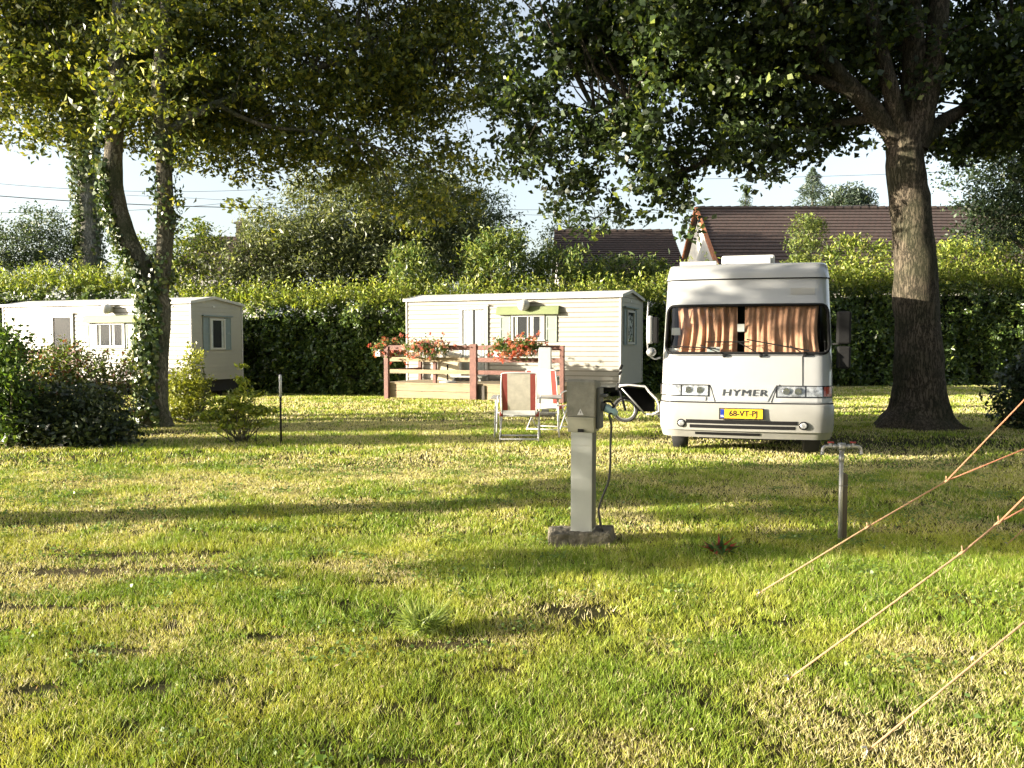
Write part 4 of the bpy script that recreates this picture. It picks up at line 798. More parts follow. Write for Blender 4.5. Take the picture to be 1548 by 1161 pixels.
geranium(xm + 1.28 + .3, yf - .17, 1.18, .62, 'taller red geraniums in a white box on the deck rail before the window', RED, 204, 0, .1)
geranium(L2_ - 5.2, -1.95, 1.05, .9, 'red geraniums glowing above the reddish shrub in front of the left mobile home door', RED, 205, 0, .1, (loc2, rz2))
# parasol base, grey board, low step and white tray on the deck
def deckloc(x, y, z): return (Matrix.Translation(loc) @ Matrix.Rotation(rz, 4, 'Z')) @ Vector((x, y, z))
t = thing('parasol_stand', 'round white parasol stand with a short black pole on the deck', 'parasol stand', deckloc(x0 + 1.6, yf + .5, dz)); MB().tube([(0, 0, 0), (0, 0, .03), (0, 0, .06)], [.24, .23, .06], 20).build('base', 'white', t, smooth=False); MB().tube([(0, 0, .05), (0, 0, .5)], .022, 10).build('pole', 'rubber', t, smooth=True)
t = thing('storage_board', 'grey-beige board leaning beside white posts on the left of the deck', 'board', deckloc(x0 + 1.05, -.35, dz), rz); MB().box(-.36, .36, -.02, .02, 0, .74, Matrix.Rotation(R(-8), 4, 'X')).build('panel', 'canvas', t, bevel=.004); MB().box(-.44, -.37, -.03, .03, 0, .8).box(.37, .41, -.03, .03, 0, .8).build('edge_post', 'white', t)
t = thing('door_step', 'low grey step under the door of the middle mobile home', 'step', deckloc(L1_ - 4.38, -.32, dz), rz); MB().box(-.5, .5, -.24, .2, .1, .15).box(-.45, -.38, -.2, .15, 0, .1).box(.38, .45, -.2, .15, 0, .1).build('tread', 'ped', t, bevel=.004)
t = thing('deck_box', 'small grey plastic crate on the right of the deck', 'crate', deckloc(x1 - .5, yf + .5, dz), rz); MB().box(-.25, .25, -.18, .18, 0, .18).box(-.27, .27, -.2, .2, .18, .21).build('crate', 'shutter', t, bevel=.01)

# ================================================================== WHITE SERVICE POST behind the chairs
g = W(824, 640, 17.0); t = thing('service_post', 'white power pedestal standing behind the striped folding chairs', 'power post', (g.x, 17.0, 0), R(-8))
MB().box(-.125, .125, -.1, .1, .93, 1.41).box(-.12, .12, -.09, .09, 1.41, 1.43).build('head', 'white', t, bevel=.012); MB().box(-.085, .085, -.07, .07, .62, .93).build('upper_post', 'white', t, bevel=.004); MB().box(-.07, .075, -.06, .06, .0, .62).build('post', 'pedside', t, bevel=.004); MB().box(-.2, .2, -.18, .18, -.05, .06).build('base', 'concrete', t)

# ================================================================== FOLDING CHAIRS AND TABLE
def folding_chair(label, loc, rz):
    t = thing('folding_chair', label, 'camping chair', loc, rz, 'striped folding chairs at the camping table')
    wd = .27; r = .012      # chair faces +y, back towards -y
    for s in (-1, 1):
        x = s * wd
        MB().tube(spline([(x, -.20, .38), (x, -.28, .55), (x, -.36, .85), (x * .96, -.40, 1.03)], 4), r, 8).build('back_frame', 'alu', t, smooth=True)
        MB().tube([(x + s * .02, .24, .40), (x + s * .03, -.28, .01)], r, 8).build('leg', 'alu', t, smooth=True)
        MB().tube([(x + s * .035, -.18, .44), (x + s * .045, .27, .01)], r, 8).build('leg', 'alu', t, smooth=True)
        MB().tube(spline([(x + s * .04, -.30, .60), (x + s * .06, -.24, .67), (x + s * .06, .10, .68), (x + s * .05, .26, .62), (x + s * .03, .24, .40)], 5), .013, 8).build('armrest', 'white', t, smooth=True)
        MB().tube([(x, -.22, .40), (x, .24, .42)], r, 8).build('seat_rail', 'alu', t, smooth=True)
    for cbp in ([(-wd - .03, -.275, .03), (wd + .03, -.275, .03)], [(-wd - .04, .262, .03), (wd + .04, .262, .03)], [(-wd, -.20, .385), (wd, -.20, .385)]): MB().tube(cbp, .013, 8).build('cross_bar', 'alu', t, smooth=True)
    MB().tube(spline([(-wd, -.4, 1.03), (-wd * .8, -.405, 1.055), (0, -.42, 1.06), (wd * .8, -.405, 1.055), (wd, -.4, 1.03)], 4), r, 8).build('top_bar', 'alu', t, smooth=True)
    prof = spline([(-.415, 1.05), (-.37, .86), (-.30, .62), (-.235, .45), (-.22, .41)], 5); seat = spline([(-.2, .395), (-.05, .365), (.1, .375), (.24, .425)], 4)
    def strip(name, xa, xb, m, pr, dy, n=1, off=.0):
        mb = MB(); 
        for i in range(len(pr) - 1):
            (ya, za), (yb, zb) = pr[i], pr[i + 1]
            mb.add([(xa, ya + off, za), (xb, ya + off, za), (xb, yb + off, zb), (xa, yb + off, zb), (xa, ya + off + .006, za), (xb, ya + off + .006, za), (xb, yb + off + .006, zb), (xa, yb + off + .006, zb)], [(0, 1, 2, 3), (7, 6, 5, 4), (0, 3, 7, 4), (1, 5, 6, 2)])
        return mb.build(name, m, t)
    for nm, pr in (('backrest', prof), ('seat', seat)):
        strip(nm, -wd + .095, wd - .095, 'beige', pr, 0); strip(nm, -wd + .012, -wd + .095, 'redstripe', pr, 0); strip(nm, wd - .095, wd - .012, 'redstripe', pr, 0)
    MB().tube([(-wd - .035, -.2, .41), (-wd + .02, -.2, .41)], .035, 10).tube([(wd - .02, -.2, .41), (wd + .035, -.2, .41)], .035, 10).build('hinge_knob', 'redstripe', t, smooth=True)
    MB().quad((-wd + .02, -.245, .40), (wd - .02, -.245, .40), (wd - .02, -.25, .475), (-wd + .02, -.25, .475)).build('seat_flap', 'curtain_w', t)
    return t
g = G(786, 667); folding_chair('front striped folding chair, fully visible from behind, its left side clear of the table', (g.x, g.y + .28, 0), R(-3))
g = G(835, 655); folding_chair('rear striped folding chair, half hidden behind the front chair and the white power post', (g.x - .05, g.y + .62, 0), R(-20))
g = G(800, 655); tb = thing('camping_table', 'low folding camping table with thin white legs behind the front striped chair', 'table', (.25, 13.55, 0), R(-2))
MB().box(-.58, .56, -.35, .35, .62, .645).build('table_top', 'tablet', tb, bevel=.005)
for s in (-1, 1):
    for y in (-.3, .3): MB().tube([(s * .5, y * .9, .62), (s * .52, y * 1.1, .0)], .013, 8).build('leg', 'alu', tb, smooth=True)
    MB().tube([(s * .51, -.3, .2), (s * .51, .3, .2)], .01, 8).build('cross_bar', 'alu', tb, smooth=True)
MB().tube([(-.5, .27, .35), (.5, .27, .35)], .01, 8).build('cross_bar', 'alu', tb, smooth=True)

# ================================================================== BIKE TRAILER left of the motorhome
D_ = 15.4; P = lambda px, py, dy=0: Vector(W(px, py, D_ + dy)); g0 = P(945, 640); g0.z = 0
t = thing('bike_trailer', 'white-framed black bicycle trailer parked left of the motorhome', 'bicycle trailer', g0)
q = lambda px, py, dy=0: tuple(P(px, py, dy) - g0)
def two(mb, pts, r, dy): 
    mb.tube([q(*p, dy) for p in pts], r, 8)
mb = MB()
for dy in (-.0, .62): mb = MB(); two(mb, [(936, 583), (950, 582), (975, 584), (981, 592), (992, 603), (996, 612), (996, 622), (985, 627)], .019, dy); mb.build('frame', 'trailerf', t, smooth=True)
mb = MB()
for dy in (-.01, .63): two(mb, [(940, 587), (958, 607), (975, 626)], .014, dy)
for dy in (0, .62): two(mb, [(975, 626), (1010, 627)], .02, dy)
mb.tube([q(937, 585, 0), q(937, 585, .62)], .02, 8).build('strut', 'galv', t, smooth=True)
mb = MB(); k = [(938, 585), (974, 588), (990, 606), (990, 622), (965, 622), (950, 606)]
for dy in (.55,): mb.quad(*[q(*p, dy) for p in k])
for i in range(len(k)): a, b = k[i], k[(i + 1) % len(k)]; 
mb.quad(q(938, 585, .1), q(974, 588, .1), q(974, 588, .55), q(938, 585, .55)); mb.quad(q(974, 588, .1), q(990, 606, .1), q(990, 606, .55), q(974, 588, .55)); mb.quad(q(950, 606, .1), q(965, 622, .1), q(965, 622, .55), q(950, 606, .55)); mb.quad(q(938, 585, .1), q(950, 606, .1), q(950, 606, .55), q(938, 585, .55))
mb.build('cabin', 'fabric', t)
def wheel(parent, c, r, ax, name='wheel', tr=.025, spokes=12, m='tyre'):
    ax = Vector(ax).normalized(); u = ax.orthogonal().normalized(); v = ax.cross(u); c = Vector(c)
    pts = [c + (u * math.cos(a) + v * math.sin(a)) * (r - tr) for a in np.linspace(0, 2 * math.pi, 33)]
    w_ = MB().tube(pts, tr, 8, False).build(name, m, parent, smooth=True); pr = [c + (p - c) * ((r - 2.3 * tr) / (r - tr)) for p in pts]; MB().tube(pr, tr * .5, 6, False).build('rim', 'galv', w_, smooth=True)
    s = MB(); s.tube([c - ax * .04, c + ax * .04], .025, 10)
    for k_ in range(spokes): a = 6.283 * k_ / spokes; s.tube([c, c + (u * math.cos(a) + v * math.sin(a)) * (r - 2.3 * tr)], .0025, 4)
    s.build('spokes', 'rubber', w_); return w_
cw = P(945, 619, .31) - g0; wheel(t, cw, .25, (.25, 1, 0), 'front_wheel', .028)
MB().tube([tuple(cw + Vector((-.0, -.05, 0))), tuple(Vector(q(937, 590, .28)))], .02, 8).tube([tuple(cw + Vector((0, .05, 0))), tuple(Vector(q(937, 590, .36)))], .02, 8).build('fork', 'fabric', t, smooth=True)
MB().tube([q(936, 584, .31), q(938, 566, .31), q(939, 556, .31)], .018, 8).build('handlebar', 'galv', t, smooth=True)
MB().tube([q(936, 566, .1), q(939, 562, .31), q(936, 566, .5)], .022, 8).tube([q(938, 557, .2), q(940, 553, .31), q(938, 557, .4)], .03, 8).tube([q(934, 590, .3), q(937, 580, .3)], .05, 8).build('grip', 'rubber', t, smooth=True)
wheel(t, P(1012, 619, .0) - g0, .25, (.1, 1, 0), 'rear_wheel', .028); wheel(t, P(1012, 619, .62) - g0, .25, (.1, 1, 0), 'rear_wheel', .028)

# ================================================================== THIN STAKE near the sapling
g = G(425, 670); t = thing('garden_stake', 'thin dark upright stake with a white upper section beside the sapling', 'stake', (g.x, g.y, 0))
MB().tube([(0, 0, -.05), (0, 0, .70)], .016, 8).build('stake', 'rubber', t, smooth=True); MB().tube([(0, 0, .70), (0, 0, 1.04)], .022, 8).build('sleeve', 'white', t, smooth=True); MB().tube([(0, 0, 1.04), (0, 0, 1.07)], .012, 6).box(-.05, .05, -.008, .008, 1.03, 1.045).build('cap', 'rubber', t)
# ================================================================== MOTORHOME
mh = thing('motorhome', 'white motorhome with brown curtains drawn behind its windscreen, parked facing the lawn', 'motorhome', (3.106, 11.0, .0765), -R(15.6)); mh.scale = (.99, .99, .949)
HW, RC = 1.14, .26; X0 = HW - RC; ARC = RC * math.pi / 2
prof_pts = [(.16, .10), (.27, .03), (.45, .0), (.60, .005), (.655, .03), (.665, .055), (.80, .07), (.95, .10), (1.15, .155), (1.32, .215), (1.36, .235), (2.07, .50), (2.12, .53), (2.30, .60), (2.455, .66), (2.47, .645), (2.60, .69), (2.66, .75), (2.70, .86)]
pz = [p[0] for p in prof_pts]; py_ = [p[1] for p in prof_pts]
def prof(z): return float(np.interp(z, pz, py_))
def wid(z): return float(np.interp(z, [.16, .3, .6, .7, 1.3, 2.45, 2.47, 2.7], [.985, 1.01, 1.015, 1.0, 1.0, .985, .995, .96]))
def S(s, z, out=0.0):
    k = 1 if s >= 0 else -1; a = abs(s); W_ = wid(z)
    if a <= X0: x, y, nx_, ny_ = a, 0, 0, -1
    elif a <= X0 + ARC:
        ph = (a - X0) / RC; x = X0 + RC * math.sin(ph); y = RC * (1 - math.cos(ph)); nx_, ny_ = math.sin(ph), -math.cos(ph)
    else: x, y, nx_, ny_ = HW, RC + (a - X0 - ARC), 1, 0
    e = .01; dz_ = (prof(z + e) - prof(z - e)) / (2 * e); nz_ = dz_ * (-ny_); n = Vector((k * nx_, ny_, nz_)).normalized() if out else Vector()
    bow = .05 * (min(a, X0) / X0) ** 2
    return Vector((k * x * W_, y + prof(z) + bow, z)) + n * out
scs = [0, .12, .25, .367, .475, .6, .72, .80, X0] + [X0 + ARC * k / 8 for k in range(1, 9)]
WS = X0 + ARC * 5 / 8; scs = sorted(set([round(v, 5) for v in scs])); WS = round(WS, 5)
BACK = 5.6; sl = scs + [X0 + ARC + v for v in (.3, .8, 1.6, 2.6, 3.6, 4.6, BACK - RC)]; sl = [-v for v in reversed(sl[1:])] + sl
zl = [.16, .27, .36, .45, .60, .655, .665, .74, .80, .95, 1.15, 1.34, 1.36, 1.6, 1.85, 2.07, 2.10, 2.30, 2.44, 2.456, 2.47, 2.53, 2.60, 2.64, 2.68, 2.70]
def yend(z): return BACK
def build_shell(zlist, name, m, hole=None, parent=mh):
    vs = []; fs = []; n = len(sl)
    for z in zlist:
        for s in sl:
            v = S(s, z); 
            if abs(s) > X0 + ARC + .01: v.y = min(v.y, BACK)
            if abs(abs(s) - sl[-1]) < 1e-4: v.y = BACK
            vs.append(v)
    for j in range(len(zlist) - 1):
        for i in range(n - 1):
            if hole and hole[2] - 1e-3 <= zlist[j] and zlist[j + 1] <= hole[3] + 1e-3 and hole[0] - 1e-3 <= sl[i] and sl[i + 1] <= hole[1] + 1e-3: continue
            k = j * n + i; fs.append((k, k + 1, k + n + 1, k + n))
        fs.append((j * n + n - 1, j * n, (j + 1) * n, (j + 1) * n + n - 1))
    return vs, fs, n
vs, fs, n = build_shell([z for z in zl if z >= .665], 'body', 'body', (-WS, WS, 1.36, 2.07))
top = len(vs) - n; fs.append(tuple(top + i for i in range(n)))
mb = MB(); mb.add(vs, fs)
# rounded corners of the windscreen opening
rc = .13
for cx, cz, sx, sz in ((-WS, 1.36, 1, 1), (WS, 1.36, -1, 1), (-WS, 2.07, 1, -1), (WS, 2.07, -1, -1)):
    corner = S(cx, cz, .001); arc = [S(cx + sx * rc * (1 - math.cos(a)), cz + sz * rc * (1 - math.sin(a)), .001) for a in np.linspace(0, math.pi / 2, 7)]
    for a, b in zip(arc[:-1], arc[1:]): mb.quad(corner, a, b) 
body = mb.build('body', 'body', mh, smooth=True)
bpy.context.view_layer.update()
def sharp(o, ang=35):
    me = o.data
    try: me.set_sharp_from_angle(angle=R(ang))
    except Exception: pass
sharp(body, 28)
vs, fs, n = build_shell([.27, .30, .36, .45, .60, .635, .655, .66], 'bumper', 'bodygrey'); 
fs = [f for f in fs if all(vs[i].y < 1.2 for i in f)]
bm_ = MB().add([v + Vector((0, -.035 if v.y < 1 else 0, 0)) for v in vs], fs); bp_ = bm_.build('bumper', 'bodygrey', mh, smooth=True); sharp(bp_)
mb = MB(); 
for i in range(len(sl) - 1):
    if abs(sl[i]) < X0 + ARC + .5 and abs(sl[i + 1]) < X0 + ARC + .5:
        a, b = S(sl[i], .66), S(sl[i + 1], .66); mb.quad(a + Vector((0, -.035, 0)), b + Vector((0, -.035, 0)), b + Vector((0, .03, 0)), a + Vector((0, .03, 0)))
mb.build('bumper_ledge', 'bodygrey', bp_)
vs, fs, n = build_shell([.16, .20, .265], 'valance', 'bodygrey'); fs = [f for f in fs if all(vs[i].y < 1.2 for i in f)]
MB().add(vs, fs).build('lower_skirt', 'bodygrey', mh, smooth=True)
MB().box(-1.13, -.02 + 1.15, 1.25, BACK - .02, .28, .66).build('side_skirt', 'bodygrey', mh)
MB().box(-1.0, 1.0, .35, BACK - .2, .20, .28).box(-.6, .6, .5, 1.5, .10, .2).build('underbody', 'under', mh)
MB().box(-1.08, 1.08, .32, BACK - .1, .665, .67).build('cabin_floor', 'dark', mh)
# dark inner cabin
mb = MB(); mb.box(-1.08, 1.08, 1.75, 1.8, .68, 2.5); mb.box(-1.0, 1.0, .55, 1.7, 1.18, 1.24); mb.build('cabin_wall', 'dark', mh)
# windscreen and seal
def rrect(s0, s1, z0, z1, r, n=8, out=.0, step=.08):
    pts = []
    def seg(a, b):
        L = max(abs(b[0] - a[0]), abs(b[1] - a[1])); k = max(1, int(L / step))
        for i in range(k): pts.append((a[0] + (b[0] - a[0]) * i / k, a[1] + (b[1] - a[1]) * i / k))
    def arc(cx, cz, a0):
        for i in range(n): a = a0 + math.pi / 2 * i / n; pts.append((cx + r * math.cos(a), cz + r * math.sin(a)))
    seg((s0 + r, z0), (s1 - r, z0)); arc(s1 - r, z0 + r, -math.pi / 2); seg((s1, z0 + r), (s1, z1 - r)); arc(s1 - r, z1 - r, 0)
    seg((s1 - r, z1), (s0 + r, z1)); arc(s0 + r, z1 - r, math.pi / 2); seg((s0, z1 - r), (s0, z0 + r)); arc(s0 + r, z0 + r, math.pi)
    return [S(a, b, out) for a, b in pts]
loop = rrect(-WS + .005, WS - .005, 1.365, 2.065, rc, out=.004); 
MB().tube(loop + [loop[0]], .021, 8, False).build('windscreen_seal', 'rubber', mh, smooth=True)
mb = MB(); ns, nz_ = 36, 8
vs = [S(-WS + 2 * WS * i / ns, 1.36 + .71 * j / nz_, .0) + Vector((0, .004, 0)) for j in range(nz_ + 1) for i in range(ns + 1)]
fs = [(j * (ns + 1) + i, j * (ns + 1) + i + 1, (j + 1) * (ns + 1) + i + 1, (j + 1) * (ns + 1) + i) for j in range(nz_) for i in range(ns)]
ws = mb.add(vs, fs).build('windscreen', 'screen', mh, smooth=True)
# curtains
def curt(x0, x1, seed, drop=.02, folds=9, A=.04):
    r = random.Random(seed); n = folds * 10; rows = 12; vs = []; fs = []; ph = [r.uniform(0, 6.28) for _ in range(8)]; fr_ = [r.uniform(.7, 1.4) for _ in range(4)]
    for j in range(rows + 1):
        f = j / rows; z = 2.05 - .70 * f
        for i in range(n + 1):
            u = i / n; x = x0 + (x1 - x0) * u; k = u * folds * 6.283
            a = A * math.sin(k + ph[0] + 1.3 * math.sin(u * 5 + ph[1]) + .5 * math.sin(f * 4 + ph[2])) * (.55 + .45 * math.sin(u * 9 + ph[3]) ** 2) + .012 * math.sin(k * fr_[0] * 1.9 + ph[4] + f * 2) + .012 * math.sin(f * 6 + u * 14 + ph[5])
            b_ = .11 + .05 * (f - .3) ** 2; s = S(max(-WS, min(WS, x)), z); x2 = x * (1 - .03 * math.sin(f * 3.14))
            vs.append((x2, prof(z) + b_ + a + .05 * (abs(x) / 1.) ** 4, z))
    for j in range(rows):
        for i in range(n): k = j * (n + 1) + i; fs.append((k, k + 1, k + n + 2, k + n + 1))
    return MB().add(vs, fs).build('curtain', 'curtain', mh, smooth=True)
curt(-.95, -.115, 3, folds=7, A=.034); curt(-.015, .97, 8, folds=6, A=.022)
# inner mirror, wheel silhouette, badge card
MB().box(-.115, -.02, .44, .46, 1.68, 1.79).build('rear_view_mirror', 'white', mh); MB().box(-1.02, -.90, .46, .50, 1.63, 1.74).box(-1.05, -.92, .44, .46, 1.36, 1.44).build('sun_visor', 'curtain_w', mh)
mb = MB(); a = S(-.42, 1.40); mb.box(-.52, -.34, .285, .29, 1.375, 1.455).build('permit_card', 'white', mh); MB().add([(-.49, .283, 1.395), (-.455, .283, 1.395), (-.472, .283, 1.435)], [(0, 1, 2)]).build('permit_print', 'plugblue', mh)
# wipers
def wiper(piv, arm_end, b0, b1):
    mb = MB(); P_ = lambda p, o: tuple(S(p[0], p[1], o)); mb.tube([P_(piv, .0), P_(piv, .045)], .022, 8)
    mid = ((piv[0] + arm_end[0]) / 2, (piv[1] + arm_end[1]) / 2); mb.tube([P_(piv, .045), P_(mid, .055), P_(arm_end, .045)], .008, 6)
    k = [(b0[0] + (b1[0] - b0[0]) * i / 8, b0[1] + (b1[1] - b0[1]) * i / 8) for i in range(9)]; mb.tube([P_(p, .03) for p in k], .009, 6); mb.build('wiper', 'rubber', mh)
def zc(zy): return 1.5 + (520 - (360 + zy / 3.416)) / 107.8
def xc(zx): return (960 + zx / 3.416 - 1127) / 111.6
wiper((xc(462), 1.325), (xc(335), 1.47), (xc(185), 1.455), (xc(420), 1.43)); wiper((xc(648), 1.325), (xc(540), 1.50), (xc(362), 1.52), (xc(590), 1.52)); wiper((xc(862), 1.335), (xc(790), 1.46), (xc(575), 1.555), (xc(885), 1.395))
# seams
def seam(pts, w=.007, name='panel_seam', m='rubber', out=.0005): return MB().tube([tuple(S(a, b, out)) for a, b in pts], w, 5).build(name, m, mh)
seam([(x, 2.462 - .0) for x in np.linspace(-X0 - ARC, X0 + ARC, 30)], .011, 'roof_cap_seam')
seam([(.74, z) for z in np.linspace(.92, 1.33, 8)], .006); seam([(x, .664) for x in np.linspace(-X0 - ARC, X0 + ARC, 30)], .012)
seam([(x, 1.335 - .0) for x in np.linspace(-1.0, 1.0, 24)], .005)
# raised grille plaque with lettering
def patchS(s0, s1, z0, z1, out, m, name, parent=mh, ns=8, nz=3, skew=0, thick=.0):
    vs = []; fs = []
    for j in range(nz + 1):
        for i in range(ns + 1):
            f = j / nz; a = s0 + (s1 - s0) * i / ns; a += skew * (f - .5) * (1 if i > ns / 2 else -1 if i < ns / 2 else 0) * abs(2 * i / ns - 1); vs.append(S(a, z0 + (z1 - z0) * f, out))
    for j in range(nz):
        for i in range(ns): k = j * (ns + 1) + i; fs.append((k, k + 1, k + ns + 2, k + ns + 1))
    b = [i for i in range(ns + 1)] + [(j + 1) * (ns + 1) - 1 for j in range(1, nz + 1)] + [nz * (ns + 1) + i for i in range(ns - 1, -1, -1)] + [j * (ns + 1) for j in range(nz - 1, 0, -1)]
    base = len(vs); vs2 = vs + [vs[i] + Vector((0, out + .012, 0)) for i in b]
    for i in range(len(b)): fs.append((b[i], base + i, base + (i + 1) % len(b), b[(i + 1) % len(b)]))
    return MB().add(vs2, fs).build(name, m, parent)
patchS(-.40, .34, .69, .90, .010, 'body', 'grille_panel', skew=.10)
seam([(-.47, .91), (-.445, .86), (-.40, .70), (-.395, .68)], .006); seam([(.45, .93), (.40, .86), (.345, .70), (.34, .68)], .006)
patchS(.60, .92, 2.21, 2.31, .006, 'bodygrey', 'vent_panel')
def text(s, size, m, loc_fn, parent, name, ext=.006, sx=1.0, shear=0.0, off=.004, sp=1.0):
    cu = bpy.data.curves.new('t', 'FONT'); cu.body = s; cu.size = size; cu.extrude = ext; cu.align_x = 'CENTER'; cu.align_y = 'CENTER'; cu.shear = shear; cu.offset = off; cu.space_character = sp
    ob = bpy.data.objects.new('t', cu); C.objects.link(ob); bpy.context.view_layer.update(); me = bpy.data.meshes.new_from_object(ob.evaluated_get(bpy.context.evaluated_depsgraph_get())); bpy.data.objects.remove(ob); bpy.data.curves.remove(cu)
    me.materials.clear()
    for v in me.vertices: v.co = loc_fn(v.co.x * sx, v.co.y, v.co.z)
    me.name = name; return link(name, me, m, parent)
text('HYMER', .128, 'letter', lambda x, y, z: S(x - .015, .805 + y, .016 + z), mh, 'lettering', .004, 1.34, .12, .0, 1.12)
# headlights
for s0, s1 in ((-1.23, -.47), (.40, 1.21)):
    k = 1 if s0 > 0 else -1; A, B_ = (s0, s1) if k > 0 else (s1, s0)   # A inner, B outer
    hd = patchS(min(A, B_), max(A, B_), .748, .918, .004, 'rubber', 'headlight', ns=14)
    i1 = A + k * .39
    patchS(*sorted((A + k * .02, i1 - k * .02)), .765, .903, .008, 'lens', 'reflector', hd, ns=8, nz=3)
    mb = MB()
    for c_ in (.13, .28):
        ctr = S(A + k * c_, .835, .012); mb.tube([tuple(ctr + Vector((0, -.001, 0))), tuple(ctr + Vector((0, -.012, 0)))], [.052, .045], 16)
    mb.build('bulb_housing', 'chrome', hd, smooth=False)
    patchS(*sorted((i1, B_ - k * .22)), .765, .903, .009, 'lens', 'side_lamp', hd, ns=6)
    if k > 0: patchS(*sorted((B_ - k * .20, B_ - k * .06)), .77, .90, .010, 'orange', 'indicator', hd, ns=5)
    else: patchS(*sorted((B_ - k * .20, B_ - k * .04)), .765, .903, .010, 'trim', 'indicator', hd, ns=5)
    patchS(*sorted((A + k * .01, B_ - k * .01)), .755, .911, .022, 'lensglass', 'lamp_cover', hd, ns=14)
    patchS(*sorted((A + k * .05, B_ - k * .05)), .69, .742, .014, 'body', 'lamp_sill', ns=12)
# number plate
plc = Matrix.Translation((-.045, -.052, .522)) @ Matrix.Rotation(R(-4), 4, 'X')
pl = MB().box(-.275, .275, -.006, .004, -.066, .066, plc).build('number_plate', 'plate', mh, bevel=.002)
MB().box(-.272, -.225, -.0085, -.0062, -.063, .063, plc).build('plate_band', 'blue', pl)
frm = MB(); 
for b in ((-.29, .29, -.008, .006, -.082, -.067), (-.29, .29, -.008, .006, .067, .078), (-.29, -.276, -.008, .006, -.067, .067), (.276, .29, -.008, .006, -.067, .067)): frm.box(*b, plc)
frm.build('plate_frame', 'rubber', pl)
text('68-VT-PJ', .112, 'ink', lambda x, y, z: plc @ Vector((x + .025, -.0075 - z, y)), pl, 'plate_lettering', .001, .92, 0, .0025, 1.0)
text('NL', .03, 'white', lambda x, y, z: plc @ Vector((x - .248, -.0095 - z, y - .035)), pl, 'country_letters', .0008)
# grille slots
for z0, z1, a, b in ((.378, .432, -.77, .67), (.312, .360, -.72, .64)): patchS(a, b, z0, z1, .039, 'rubber', 'grille_slot', ns=16, nz=1)
patchS(-.66, .20, .205, .245, .006, 'rubber', 'grille_slot', ns=12, nz=1)
for x in (-.83, .745):
    c_ = S(x, .375, .037); fg = MB().tube([tuple(c_), tuple(c_ + Vector((0, -.012, 0)))], [.062, .058], 18).build('fog_lamp', 'rubber', mh); MB().tube([tuple(c_ + Vector((0, -.013, 0))), tuple(c_ + Vector((0, -.02, 0)))], [.043, .034], 16).build('fog_lens', 'lens', fg)
# mirrors
mr = MB().tube(spline([(-1.17, .42, 1.30), (-1.26, .36, 1.28), (-1.33, .3, 1.40), (-1.345, .28, 1.7), (-1.335, .3, 2.12)], 4), .012, 8).build('mirror_arm', 'galv', mh, smooth=True)
MB().box(-1.345, -1.27, .26, .34, 1.50, 1.92).build('wing_mirror', 'body', mh, bevel=.03); MB().box(-1.268, -1.19, .275, .335, 1.51, 1.90).build('mirror_back', 'rubber', mh, bevel=.02); MB().tube([(-1.29, .24, 1.38), (-1.29, .30, 1.38), (-1.29, .38, 1.38)], [.05, .07, .04], 14).build('wing_mirror', 'galv', mh, smooth=True)
mr = MB().tube([(1.14, .45, 1.5), (1.22, .38, 1.5), (1.24, .36, 1.95)], .014, 8).build('mirror_arm', 'rubber', mh, smooth=True)
MB().box(1.175, 1.36, .34, .44, 1.50, 1.96).build('wing_mirror', 'rubber', mh, bevel=.03); MB().box(1.19, 1.37, .42, .52, 1.15, 1.47).build('wing_mirror', 'rubber', mh, bevel=.03)
# roof hatch, roof rail, light strip
MB().box(-.36, .40, 1.25, 1.95, 2.70, 2.87).build('roof_hatch', 'roofm', mh, bevel=.03); MB().box(-.95, -.42, .95, 1.5, 2.70, 2.765).build('roof_tray', 'body', mh, bevel=.01); MB().box(-.30, .34, 1.15, 1.24, 2.705, 2.83).build('hatch_flange', 'body', mh, bevel=.01)
# wheels
for x in (-.90, .90):
    for y in (.75, 4.3):
        wh = MB().tube([(x - .11, y, .237), (x - .10, y, .237), (x - .06, y, .237), (x + .06, y, .237), (x + .10, y, .237), (x + .11, y, .237)], [.24, .30, .318, .318, .30, .24], 30).build('wheel', 'tyre', mh, smooth=True); sharp(wh, 40)
        k = 1 if x > 0 else -1; MB().tube([(x + k * .112, y, .237), (x + k * .125, y, .237)], [.2, .17], 20).build('hub', 'galv', wh)
# side windows and door
for k in (-1, 1):
    for y0, y1, z0, z1 in ((1.1, 1.75, 1.4, 2.05), (2.5, 3.6, 1.45, 2.05), (4.2, 5.1, 1.45, 2.05)):
        xw = HW * wid(1.8) + .004; f = MB(); a, b = sorted((k * (xw - .0), k * (xw + .02))); f.box(a, b, y0, y1, z0, z1).build('side_window', 'rubber', mh, bevel=.008)
for x in (-.55, .55): MB().box(x - .12, x + .12, BACK + .002, BACK + .03, 1.3, 1.9).build('rear_window', 'rubber', mh)

